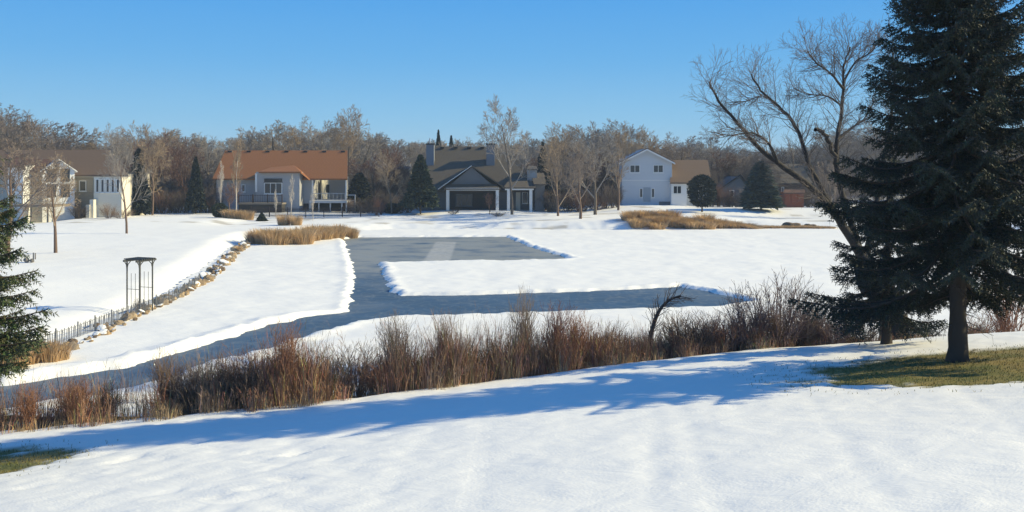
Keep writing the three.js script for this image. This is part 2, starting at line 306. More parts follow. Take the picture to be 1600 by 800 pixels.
function spruce(label, x, d, H, halfW, skirt, set, seed, trunkR, name = 'spruce_tree', category = 'spruce', turn = 0, open = null, dense = 7) {
  const R = rngOf(seed), g = ground(x, d), t = thing(name, label, category, [x, g, -d], turn);
  const tg = new Geo(), tp = [], tr = []; for (let k = 0; k <= 10; k++) { const f = k / 10; tp.push(V(.06 * Math.sin(f * 4 + seed) * f, f * H * .985 - .15, .05 * Math.sin(f * 3) * f)); tr.push(trunkR * (k === 0 ? 1.18 : 1) * lerp(1, .05, f)); }
  const fine = new THREE.CatmullRomCurve3(tp).getPoints(70); tg.tube(fine, fine.map((p, k) => lerp(tr[Math.floor(k / 7.01)], tr[Math.min(10, Math.floor(k / 7.01) + 1)], (k / 7.01) % 1) * (k < 3 ? 1.16 - k * .05 : 1)), 26);
  for (let k = 0; k < tg.p.length / 3; k++) { const q = nz(tg.p[k * 3] * 14, tg.p[k * 3 + 1] * 4, tg.p[k * 3 + 2] * 14) + .6 * nz(tg.p[k * 3] * 40, tg.p[k * 3 + 1] * 16, tg.p[k * 3 + 2] * 40); for (const a of [0, 2]) tg.p[k * 3 + a] += tg.n[k * 3 + a] * q * .03; }
  const trunkG = tg.build(); trunkG.computeVertexNormals(); const trunk = part('trunk', trunkG, M.trunkDark, t);
  const dead = new Geo(); for (let k = 0; k < 26; k++) { const a = R() * TAU, yy = lerp(.7, skirt + 1, R()); grow(() => dead, R, V(Math.cos(a) * trunkR * .8, yy, Math.sin(a) * trunkR * .8), V(Math.cos(a), .1 - .5 * R(), Math.sin(a)).normalize(), .25 + .7 * R(), .011, 0, { n: [4], len: [.45], ang: [.7, .5], up: [-.03, -.02], from: [.3], segs: [4, 3], sides: [4, 3], wob: .35, rmin: .003 }); } part('dead_twigs', dead.build(), M.twigDark, trunk).userData.kind = 'stuff';
  let y = skirt, az = R() * TAU;
  while (y < H - .1) {
    const f = (y - skirt) / (H - skirt), want = halfW * Math.pow(1 - f, .80) * (.9 + .1 * Math.sin(y * 3.1)) + .12, k = y < skirt + 1.8 ? dense : f > .85 ? 6 : dense;
    for (let i = 0; i < k; i++) {
      az += TAU / k + (R() - .5) * .5; const w = want * (.66 + .52 * R()); const low = open && y < skirt + 1.0; if (low && (-Math.sin(az) > .35 || R() < .1)) continue;
      const b = (low ? open : set).filter(q => q.L >= w * .8 || q.L === 3.2).sort((m, n) => Math.abs(m.L - w) - Math.abs(n.L - w)).slice(0, 2)[R() < .5 ? 0 : 1], s = w / b.L;
      const o = part('bough', b.needles, needleM, t); o.position.set(0, y + (R() - .5) * .18, 0); o.rotation.set(0, az, 0); o.rotateZ(lerp(-.13, .75, Math.pow(f, 1.7)) + (R() - .5) * .16); o.rotateX((R() - .5) * .3); o.scale.set(s, Math.max(s, .55), Math.max(s, .6));
      const st = part('stem', b.stem, stemM, o);
    }
    az += .6; y += lerp(.36, .20, f);
  }
  return t;
}
const setDark = boughSet('dark', [.017, .029, .021], .75), setGreen = boughSet('green', [.06, .078, .032], .55);
const setOpen = boughSet('openwork', [.017, .029, .021], .8, .2), setBlue = boughSet('blue', [.02, .036, .032], .7);
spruce('tall dark spruce at right standing on a patch of bare grass', X(1497, 20), 20, 10.8, 3.75, 1.95, setDark, 5, .195, 'spruce_tree', 'spruce', 0, setOpen, 8);
spruce('shorter blue green spruce hiding the willow trunk left of the tall spruce', X(1385, 24.5), 24.5, 5.3, 1.75, 1.1, setBlue, 12, .13, 'spruce_tree', 'spruce', 0, null, 5);
spruce('sunlit green spruce at the left edge with boughs reaching over the rail fence', X(-76, 16), 16, 7.1, 1.86, 2.25, setGreen, 9, .18, 'spruce_tree', 'spruce', 0, null, 9);

// small far conifers share one dense shape
function farConifer(seed, shape) {
  const R = rngOf(seed), g = new Geo();
  for (let k = 0; k < 3600; k++) {
    const f = R(), y = shape === 'globe' ? .02 + .98 * f : f, rad = shape === 'globe' ? .5 * Math.sqrt(Math.max(0, 1 - (2 * y - 1) ** 2)) : shape === 'column' ? .2 * Math.pow(1 - y, .5) : .29 * Math.pow(1 - y, .8) + .008;
    const az = R() * TAU, lump = .82 + .25 * nz(Math.cos(az) * 2, y * 9, Math.sin(az) * 2) + .12 * R(), rr = rad * (.45 + .55 * Math.sqrt(R())) * lump, L = shape === 'globe' ? .075 : .07 * (1.15 - y) + .02;
    const c = V(Math.cos(az) * rr, y, Math.sin(az) * rr), out = V(Math.cos(az) + (R() - .5) * 1.6, (shape === 'globe' ? (y - .5) * 2 : -.15) + (R() - .5) * 1.4, Math.sin(az) + (R() - .5) * 1.6).normalize(), s = tilt(out, 1.57, R() * 6), a = L * (.5 + R()), w = L * .5, t = .7 + .6 * R();
    const tip = c.clone().addScaledVector(out, a); g.tri([c.x + s.x * w, c.y + s.y * w, c.z + s.z * w], [c.x - s.x * w, c.y - s.y * w, c.z - s.z * w], [tip.x, tip.y, tip.z], [t, t, t]);
  }
  return g.build();
}
const farCon = { cone: farConifer(1, 'cone'), column: farConifer(2, 'column'), globe: farConifer(3, 'globe') };
const trunkUnit = (() => { const g = new Geo(); g.tube([V(0, 0, 0), V(.01, .5, 0), V(0, 1, 0)], [1, .8, .5], 7); return g.build(); })();
const conGreen = mat(.032, .05, .032, .85, { vertexColors: true }), conDark = mat(.018, .027, .022, .85, { vertexColors: true }), conBlue = mat(.05, .075, .06, .85, { vertexColors: true });
function conifer(name, label, px, d, topY, lowY, shape, m, halfPx, category = 'evergreen tree', group) {
  const x = X(px, d), g = ground(x, d), t = thing(name, label, category, [x, g, -d], px, group), y1 = Y(topY, d) - g, y0 = Math.max(0, Y(lowY, d) - g), w = halfPx / F * d / (shape === 'globe' ? .5 : shape === 'column' ? .2 : .29);
  const tr = part('trunk', trunkUnit, M.trunkDark, t); tr.scale.set(.11, y0 + (y1 - y0) * .6, .11); tr.position.y = -.1;
  const f = part('foliage', farCon[shape], m, t); f.position.y = y0; f.scale.set(w, y1 - y0, w); return t;
}
// ---------------------------------------------------------------- the bent willow behind the spruce
{
  const D0 = 28, bx = X(1395, D0), bg = ground(bx, D0), t = thing('willow_tree', 'large leaning bare willow with long crooked limbs behind the big spruce', 'tree', [bx, bg, -D0]);
  const wm = mat(.05, .044, .04, .95), tm = mat(.17, .145, .135, .95), tw = new Geo(), R = rngOf(77);
  const P = (px, py, dz) => V(X(px, D0 + dz) - bx, Y(py, D0 + dz) - bg, -dz);
  const limb = (name, list, r0, r1, dz0, dz1, kids, klen, sides = 8) => {
    const ctl = list.map(([px, py], k) => P(px, py, lerp(dz0, dz1, k / (list.length - 1)))), c = new THREE.CatmullRomCurve3(ctl), n = list.length * 3, pts = c.getPoints(n), g = new Geo();
    pts.forEach((p, k) => { if (k && k < n) p.add(V((R() - .5) * r1 * 1.5, (R() - .5) * r1 * 1.5, (R() - .5) * r1 * 1.5)); });
    g.tube(pts, pts.map((p, k) => (name === 'limb' ? .82 : 1) * lerp(r0, r1, Math.pow(k / n, .6))), sides); part(name, g.build(), wm, t);
    const o = { n: [5, 5], len: [.5, .5, .5], ang: [.6, .6, .5], up: [.06, .03, .02], from: [.15, .1], segs: [6, 4, 3], sides: [4, 3, 3], wob: .42, rmin: .0042, rr: .5, taper: .2 };
    kids = Math.round(kids * 2.1); for (let k = 0; k < kids; k++) { const f = lerp(.22, 1, (k + R()) / kids), p = c.getPoint(f), d = c.getTangent(f); grow(() => tw, R, p, tilt(d, .5 + .5 * R(), R() * TAU), klen * .8 * (.5 + .7 * R()), lerp(.020, .009, f), 0, o); }
  };
  limb('trunk', [[1397, 540], [1390, 495], [1372, 448], [1350, 405]], .52, .30, 0, 0, 0, 0, 12);
  limb('limb', [[1352, 408], [1322, 360], [1297, 325], [1270, 295], [1217, 256], [1182, 226], [1150, 190], [1120, 152], [1108, 128]], 0.231, .03, 0, -1.5, 24, 1.5);
  limb('limb', [[1216, 255], [1203, 226], [1178, 208], [1142, 211], [1108, 206]], 0.048, .015, -1, -2.2, 9, .9, 6);
  limb('limb', [[1212, 250], [1196, 220], [1166, 208], [1135, 198]], 0.041, .015, -1, .6, 8, .9, 6);
  limb('limb', [[1318, 352], [1285, 300], [1263, 255], [1250, 212], [1234, 184], [1206, 157], [1186, 138], [1174, 116]], 0.136, .03, .2, 1.8, 24, 1.6);
  limb('limb', [[1205, 157], [1190, 150], [1165, 158], [1140, 160]], 0.034, .015, 1.6, 2.6, 8, .8, 6);
  limb('limb', [[1350, 408], [1328, 345], [1309, 275], [1307, 225], [1315, 175], [1318, 125], [1319, 100], [1328, 74]], 0.177, .025, .1, .4, 30, 1.5);
  limb('limb', [[1309, 262], [1298, 226], [1288, 208], [1274, 203]], 0.088, .07, .2, -.4, 3, .8, 7);
  limb('limb', [[1319, 140], [1298, 115], [1275, 98], [1262, 80]], 0.061, .02, .3, -1, 14, 1.2, 6);
  limb('limb', [[1308, 218], [1330, 200], [1348, 188], [1362, 165]], 0.068, .02, .2, 1.4, 10, 1.1, 6);
  limb('limb', [[1315, 165], [1292, 150], [1264, 147], [1240, 138]], 0.048, .015, .3, 1.6, 10, 1, 6);
  limb('limb', [[1352, 405], [1372, 310], [1388, 210], [1398, 130], [1394, 80]], 0.163, .03, .3, 2.2, 26, 1.5);
  limb('limb', [[1318, 128], [1338, 96], [1360, 82], [1372, 66]], 0.048, .015, .4, -.5, 10, 1, 6);
  stuff(part('twigs', tw.build(), tm, t));
}

// ---------------------------------------------------------------- the lived-in side of the pond: lawn trees
{
  const S = [
    [87, 62, 238, 'spread', 0, M.twigTan, M.trunkBrown, 'young bare tree with a stout trunk nearest the left house', .62],
    [198, 80, 190, 'oval', 0, M.twigGrey, M.trunkBrown, 'slender bare tree alone on the snowy lawn before the sunroom', .62],
    [238, 108, 212, 'oval', 1, M.twigTan, M.trunkBrown, 'tan bare tree before the rust trees right of the brown roofed house', .8],
    [612, 110, 232, 'oval', 0, M.twigTan, M.trunkGrey, 'tan bare tree left of the cone shaped spruce', .8],
    [930, 108, 205, 'spread', 0, M.twigGrey, M.trunkGrey, 'grey bare tree between the wide many stemmed one and the white house', .8],
    [12, 58, 215, 'spread', 1, M.twigBrown, M.trunkBrown, 'bare tree on the left lawn half hidden by the green spruce', .9],
    [800, 108, 143, 'oval', 0, M.twigGrey, M.trunkGrey, 'tallest bare tree standing before the porch posts of the dark roofed house', .8],
    [872, 104, 212, 'bushy', 0, M.twigTan, M.trunkBrown, 'wide many stemmed bare tree right of the dark roofed house', .75],
    [907, 99, 232, 'spread', 1, M.twigBrown, M.trunkBrown, 'small bare tree on the far bank with a dark trunk nearest the ice', .8],
    [966, 112, 190, 'tall', 1, M.twigTan, M.trunkBrown, 'tan bare tree at the left corner of the white two storey house', .75],
    [345, 104, 250, 'tall', 0, M.birch, M.birch, 'pale birch left of the orange roofed house', .3],
    [369, 106, 205, 'tall', 1, M.twigTan, M.birch, 'pale birch in front of the orange roof', .42],
    [431, 104, 295, 'tall', 0, M.birch, M.birch, 'low white sapling before the triple window', .4],
    [455, 102, 272, 'tall', 1, M.birch, M.birch, 'white birch sapling right of the triple window', .4],
    [489, 101, 290, 'tall', 0, M.birch, M.birch, 'white birch sapling beside the raised deck', .4],
    [765, 108, 300, 'bushy', 0, M.twigRust, M.trunkBrown, 'low reddish bare shrubby tree before the garage opening', .8],
    [358, 110, 283, 'bushy', 1, M.twigRust, M.trunkBrown, 'dense reddish shrub against the left wall of the orange roofed house', 1.0],
    [255, 122, 205, 'bushy', 1, M.twigRust, M.trunkBrown, 'rust brown bare tree right of the lawn tree', 1.0],
    [290, 118, 225, 'bushy', 0, M.twigRust, M.trunkBrown, 'low dark rust bare tree left of the orange roof', 1.0],
    [1300, 105, 245, 'bushy', 0, M.twigBrown, M.trunkGrey, 'bare bush on the far bank seen under the willow limb', .9],
    [545, 130, 163, 'oval', 1, M.twigTan, M.trunkGrey, 'tall tan bare tree rising at the right end of the orange roof', .7],
    [618, 122, 222, 'bushy', 1, M.twigRust, M.trunkBrown, 'rounded rust bare tree between the orange and the dark roofed houses', .9],
    [1000, 128, 195, 'spread', 0, M.twigTan, M.trunkBrown, 'wide tan bare tree rising over the gable of the white house', .8],
  ];
  for (const [px, d, top, kind, v, tw, tm, label, wide] of S) bareTree(px, d, top, kind, v, tw, tm, label, undefined, wide);
  conifer('evergreen_tree', 'dark evergreen behind the slender lawn tree', 217, 108, 232, 330, 'column', conDark, 15);
  conifer('evergreen_tree', 'narrow dark evergreen at the edge of the rust trees', 306, 112, 245, 325, 'cone', conDark, 14);
  conifer('evergreen_tree', 'broad dark evergreen against the right end of the deck', 562, 118, 270, 330, 'column', conDark, 21);
  conifer('evergreen_tree', 'cone shaped dark spruce on the lawn left of the garage opening', 657, 110, 242, 322, 'cone', conGreen, 26);
  conifer('evergreen_tree', 'round clipped evergreen on a thin trunk right of the white house', 1097, 108, 275, 322, 'globe', conDark, 23);
  conifer('evergreen_tree', 'loose green pine before the brown house at right', 1189, 112, 252, 322, 'column', conBlue, 27);
  conifer('evergreen_tree', 'small pointed evergreen behind the tall bare tree', 848, 122, 222, 310, 'cone', conDark, 14);
  conifer('evergreen_tree', 'dark distant fir left of the chimney ridge', 685, 150, 203, 290, 'cone', conGreen, 9);
  conifer('evergreen_tree', 'dark distant fir over the middle of the dark roof', 705, 152, 212, 290, 'cone', conGreen, 10);
  conifer('evergreen_shrub', 'dense green shrub at the left foot of the birches', 343, 102, 318, 352, 'globe', conGreen, 13, 'shrub');
  conifer('evergreen_shrub', 'small pointed green shrub before the iron fence', 409, 100, 332, 354, 'cone', conGreen, 8, 'shrub');
  conifer('evergreen_shrub', 'dark rounded shrub at the left wall foot of the dark roofed house', 612, 112, 318, 336, 'globe', conDark, 16, 'shrub');
  conifer('evergreen_shrub', 'dark shrub at the right corner of the dark roofed house', 862, 114, 305, 333, 'globe', conDark, 13, 'shrub');
}
{ // the woods behind the houses
  const prof = [[-80, 150], [0, 158], [40, 182], [110, 192], [150, 208], [172, 225], [205, 188], [250, 192], [300, 196], [340, 212], [390, 205], [440, 184], [480, 196], [525, 172], [570, 190], [600, 215], [650, 214], [700, 205], [745, 214], [775, 226], [800, 205], [850, 212], [900, 186], [960, 184], [1010, 206], [1060, 202], [1110, 212], [1150, 232], [1210, 240], [1260, 215], [1310, 190], [1400, 180], [1520, 190], [1690, 190]];
  const topAt = px => { let k = 0; while (k < prof.length - 2 && px > prof[k + 1][0]) k++; const [a, b] = prof[k], [c, e] = prof[k + 1]; return lerp(b, e, clamp((px - a) / (c - a), 0, 1)); };
  const R = rngOf(404), kinds = ['oval', 'spread', 'oval', 'tall', 'spread'], twigs = [M.twigBrown, M.twigGrey, M.twigGrey, M.twigBrown, M.twigTan];
  const zone = px => px < 190 ? 'behind the long brown roof' : px < 335 ? 'between the brown and the orange roof' : px < 560 ? 'behind the orange roof' : px < 655 ? 'left of the dark chimney house' : px < 840 ? 'behind the dark chimney house' : px < 965 ? 'left of the white two storey house' : px < 1120 ? 'behind the white two storey house' : px < 1260 ? 'behind the grey blue house' : 'seen through the willow and the spruce';
  for (let row = 0; row < 3; row++) for (let px = -90; px < 1690; px += [46, 26, 22][row]) {
    const d = [132, 156, 190][row] + R() * 16, q = px + R() * 16, top = topAt(q) + (row ? [0, 26, 20][row] * (.2 + 1.3 * R()) : 26 * R() * R() - 12 * R()) ;
    const k = Math.floor(R() * 5), v = R() < .5 ? 0 : 1, w = .95 + .55 * R(), m = twigs[Math.floor(R() * 5)];
    bareTree(q, d, Math.min(top, 248), kinds[k], v, m, M.trunkGrey, 'bare winter tree of the woods ' + zone(q), 'bare trees of the woods ' + zone(q), w, 'woodland_tree', R() * 6);
  }
  for (const [a, b, d, lo, hi, where] of [[205, 335, 121, 225, 275, 'tall thicket left of the orange roof'], [196, 340, 116, 285, 312, 'low thicket left of the orange roof'], [548, 645, 121, 232, 285, 'tall thicket right of the orange roof'], [560, 640, 117, 300, 318, 'low thicket right of the orange roof'], [838, 975, 124, 225, 275, 'tall thicket left of the white house'], [842, 968, 117, 285, 312, 'low thicket left of the white house'], [1060, 1310, 136, 232, 262, 'thicket above the grey blue house'], [1108, 1300, 130, 275, 300, 'thicket around the grey blue house'], [100, 145, 110, 296, 312, 'low thicket at the brown roofed house'], [-40, 30, 112, 200, 240, 'thicket over the far left roof']]) for (let px = a; px < b; px += 11 + R() * 6)
    bareTree(px, d + R() * 4, lerp(lo, hi, R()), 'bushy', R() < .5 ? 0 : 1, [M.twigRust, M.twigBrown, M.twigGrey, M.twigDark][Math.floor(R() * 4)], M.trunkGrey, 'dark brown bare shrub in the ' + where, 'bare shrubs of the ' + where, 1.05 + .4 * R(), 'thicket_shrub', R() * 6);
  scene.fog = new THREE.FogExp2(new THREE.Color().setRGB(.62, .78, 1), .0006);
  // undergrowth and the woods farther off: no one could count them
  const brush = (name, label, n, d0, d1, h0, h1, col, seed, span) => {
    const Q = rngOf(seed), o = new THREE.InstancedMesh(protos.bushy[seed % 2].crown, mat(1, 1, 1, .95), n), m = new THREE.Matrix4(), c = new THREE.Color(); o.name = name;
    for (let k = 0; k < n; k++) { const d = lerp(d0, d1, Q()), x = lerp(-span, span, Q()) * d / d1, h = lerp(h0, h1, Q()); m.makeRotationY(Q() * 6).scale(V(h * 1.2, h, h * 1.2)).setPosition(x, ground(x, d) - .1, -d); o.setMatrixAt(k, m); const s = .7 + .6 * Q(); o.setColorAt(k, c.setRGB(col[0] * s, col[1] * s, col[2] * s)); }
    o.castShadow = o.receiveShadow = true; o.userData = { kind: 'stuff', label }; scene.add(o);
  };
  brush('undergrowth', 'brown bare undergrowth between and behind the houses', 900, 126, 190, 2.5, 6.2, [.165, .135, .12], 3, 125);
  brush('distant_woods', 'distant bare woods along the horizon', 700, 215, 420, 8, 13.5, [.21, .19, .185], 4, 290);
}

// ---------------------------------------------------------------- houses
const shingle = tex(256, 256, (u, v) => { const row = (v * 20) % 1, s = .80 + .16 * tile(u, v, 40, 2) + .10 * tile(u, v, 7, 2) - (row < .16 ? .22 : 0); return [s, s, s]; });
const sidingBump = tex(64, 256, (u, v) => { const r = (v * 16) % 1; return r < .12 ? .1 : .35 + .5 * r; });
const roofMat = (r, g, b) => mat(r, g, b, .92, { map: shingle });
const H = {
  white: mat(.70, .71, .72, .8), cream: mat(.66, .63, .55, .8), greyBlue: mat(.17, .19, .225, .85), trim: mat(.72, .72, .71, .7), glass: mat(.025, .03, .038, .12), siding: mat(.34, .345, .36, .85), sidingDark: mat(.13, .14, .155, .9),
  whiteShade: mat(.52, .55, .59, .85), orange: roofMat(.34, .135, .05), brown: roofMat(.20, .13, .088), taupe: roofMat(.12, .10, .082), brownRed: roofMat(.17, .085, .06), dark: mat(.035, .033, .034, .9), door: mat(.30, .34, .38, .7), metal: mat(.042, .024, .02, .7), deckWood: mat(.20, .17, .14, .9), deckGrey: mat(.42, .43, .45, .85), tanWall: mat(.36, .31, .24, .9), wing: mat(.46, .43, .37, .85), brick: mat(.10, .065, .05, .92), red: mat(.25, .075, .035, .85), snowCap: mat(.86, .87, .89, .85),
};
for (const k of ['white', 'cream', 'greyBlue', 'siding', 'whiteShade', 'sidingDark', 'tanWall']) { H[k].bumpMap = sidingBump; H[k].bumpScale = .012; }
class House {
  constructor(name, label, px, d, category = 'house', base) { this.d = d; this.x = X(px, d); this.g = base ?? ground(this.x, d) - .05; this.t = thing(name, label, category, [this.x, this.g, -d]); }
  lx(px, d = this.d) { return X(px, d) - this.x; }
  ly(py, d = this.d) { return Y(py, d) - this.g; }
  lz(d) { return this.d - d; }
  box(name, m, px0, px1, py0, py1, d, depth, parent = this.t) { // front face at distance d
    const g = boxG(this.lx(px0, d), this.lx(px1, d), py1 === null ? -.4 : this.ly(py1, d), this.ly(py0, d), this.lz(d), this.lz(d + depth)); return part(name, this.metric(g), m, parent);
  }
  metric(g) { const p = g.attributes.position, n = g.attributes.normal, uv = new Float32Array(p.count * 2); for (let k = 0; k < p.count; k++) { uv[k * 2] = (Math.abs(n.getX(k)) > .7 ? p.getZ(k) : p.getX(k)) / 3; uv[k * 2 + 1] = p.getY(k) / 3; } g.setAttribute('uv', new THREE.BufferAttribute(uv, 2)); return g; }
  pt(px, py, d) { return V(this.lx(px, d), this.ly(py, d), this.lz(d)); }
  roof(m, q, name = 'roof', th = .2) { return part(name, slab(q, th), m, this.t); }
  gable(name, m, pts, d, depth) { return part(name, this.metric(prism(pts.map(([px, py]) => [this.lx(px, d), py === null ? -.4 : this.ly(py, d)]), this.lz(d), this.lz(d + depth))), m, this.t); }
  window(px0, px1, py0, py1, d, bars = 1, frame = H.trim, name = 'window', parent = this.t) { // frame proud of the wall at d, panes set back in it
    const x0 = this.lx(px0, d), x1 = this.lx(px1, d), y0 = this.ly(py1, d), y1 = this.ly(py0, d), z = this.lz(d), w = .09, list = [boxG(x0, x0 + w, y0, y1, z, z + .07), boxG(x1 - w, x1, y0, y1, z, z + .07), boxG(x0 + w, x1 - w, y0, y0 + w, z, z + .07), boxG(x0 + w, x1 - w, y1 - w, y1, z, z + .07)];
    const iw = (x1 - x0 - 2 * w) / bars; for (let k = 1; k < bars; k++) list.push(boxG(x0 + w + iw * k - .035, x0 + w + iw * k + .035, y0 + w, y1 - w, z, z + .06));
    const f = part(name, merge(list), frame, parent);
    for (let k = 0; k < bars; k++) part('pane', boxG(x0 + w + iw * k + (k ? .035 : 0), x0 + w + iw * (k + 1) - (k < bars - 1 ? .035 : 0), y0 + w, y1 - w, z, z + .025), H.glass, f);
    part('sill', boxG(x0 - .06, x1 + .06, y0 - .07, y0 - .002, z, z + .12), frame, f); return f;
  }
  rail(pxs, py, d, h, m, step = .28) { // posts with balusters
    const x0 = this.lx(pxs[0], d), x1 = this.lx(pxs[1], d), y = this.ly(py, d), z = this.lz(d), list = [boxG(x0, x1, y + h - .06, y + h, z - .04, z + .04), boxG(x0, x1, y + .08, y + .12, z - .02, z + .02)];
    for (let x = x0 + step; x < x1; x += step) list.push(boxG(x - .018, x + .018, y + .12, y + h - .06, z - .015, z + .015));
    return part('railing', merge(list), m, this.t);
  }
}
{ // left: long brown roof, white gabled wings, sunroom and deck
  const h = new House('house', 'long brown roofed house at far left with white gabled wing and sunroom', 90, 104), D = 104;
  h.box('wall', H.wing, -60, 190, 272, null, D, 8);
  const e0 = 103.3, r0 = 109;
  h.roof(H.brown, [h.pt(-65, 273, e0), h.pt(200, 273, e0), h.pt(172, 234, r0), h.pt(-60, 234, r0)]);
  h.roof(H.brown, [h.pt(-60, 234, r0), h.pt(172, 234, r0), h.pt(196, 273, 115), h.pt(-60, 273, 115)]);
  h.roof(H.brown, [h.pt(200, 273, e0), h.pt(197, 273, 114.6), h.pt(172.4, 234, r0 + .05), h.pt(172, 234, r0)]);
  h.box('fascia', H.trim, -60, 199, 273.5, 276, e0 + .05, .1);
  h.box('porch_wall', H.tanWall, 98, 146, 279, 302, D - .12, .1); for (const x of [108, 124]) h.window(x, x + 11, 282, 299, D - .12);
  h.box('brick_base', H.tanWall, 98, 146, 302.3, null, D - .25, .2);
  // sunroom
  h.box('sunroom', H.cream, 146.5, 190, 276.5, null, 101.6, 2.3); for (let k = 0; k < 5; k++) h.window(149.5 + k * 8, 155.5 + k * 8, 279.5, 301, 101.6);
  h.box('stair', H.cream, 140, 146, 312, null, 100.6, 1.6); h.box('stair', H.cream, 134, 140, 320, null, 100.4, 1.8);
  // gabled wing: shaded front, sunlit end
  const W0 = 99.5;
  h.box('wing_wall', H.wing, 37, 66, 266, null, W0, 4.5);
  // the sunlit gable end is turned a little to the viewer, away from the front
  const endX0 = h.lx(66, W0), z0 = h.lz(W0), a = new THREE.Group(); a.name = 'gable_end'; a.position.set(endX0, 0, z0); a.rotation.y = .62; h.t.add(a);
  const w = 3.3, ey = h.ly(266, W0), ay = h.ly(251, W0);
  part('gable_wall', h.metric(prism([[0, -.4], [w, -.4], [w, ey], [w / 2, ay], [0, ey]], -2.2, 0)), H.white, a);
  for (const [u, b] of [[.45, 2.75], [1.85, 2.75], [.45, 5.0 - .5], [1.85, 5.0 - .5]]) { const f = merge([boxG(u, u + .95, b, b + .08, 0, .06), boxG(u, u + .95, b + 1.4, b + 1.48, 0, .06), boxG(u, u + .08, b + .081, b + 1.399, 0, .06), boxG(u + .87, u + .95, b + .081, b + 1.399, 0, .06), boxG(u + .081, u + .869, b + .081, b + 1.399, 0, .02)]); part('gable_window', f, H.glass, a); }
  part('gable_roof', merge([slab([V(-.25, ey - .1, .3), V(w / 2, ay + .22, .3), V(w / 2, ay + .22, -2.6), V(-.25, ey - .1, -2.6)], .14), slab([V(w / 2, ay + .22, .3), V(w + .25, ey - .1, .3), V(w + .25, ey - .1, -2.6), V(w / 2, ay + .22, -2.6)], .14)]), H.trim, a);
  h.roof(H.brownRed, [h.pt(34, 267, W0 - .3), h.pt(67.5, 267.5, W0 - .3), h.pt(81, 249, W0 + 2.2), h.pt(37, 247, W0 + 2.2)], 'wing_roof');
  h.roof(H.brownRed, [h.pt(37, 247, W0 + 2.2), h.pt(81, 249, W0 + 2.2), h.pt(80, 266, W0 + 4.8), h.pt(34, 266, W0 + 4.8)], 'wing_roof');
  h.box('wing_wall', H.white, 12, 36, 258, null, W0 - 1.6, 6); h.roof(H.brownRed, [h.pt(8, 259, W0 - 1.9), h.pt(39, 259, W0 - 1.9), h.pt(39, 240, W0 + 1.4), h.pt(8, 240, W0 + 1.4)], 'wing_roof'); h.window(17, 25, 274, 296, W0 - 1.6);
  // deck
  h.box('deck_floor', H.deckWood, 14, 84, 320, 323.5, 95.6, 3.6); h.rail([14, 84], 320, 95.7, 1.05, H.deckWood);
  for (const x of [20, 48, 74, 83]) h.box('post', H.deckWood, x - 1, x + 1, 323.6, null, 95.8, .14);
  const bg = setting; // (keeps the names short)
}
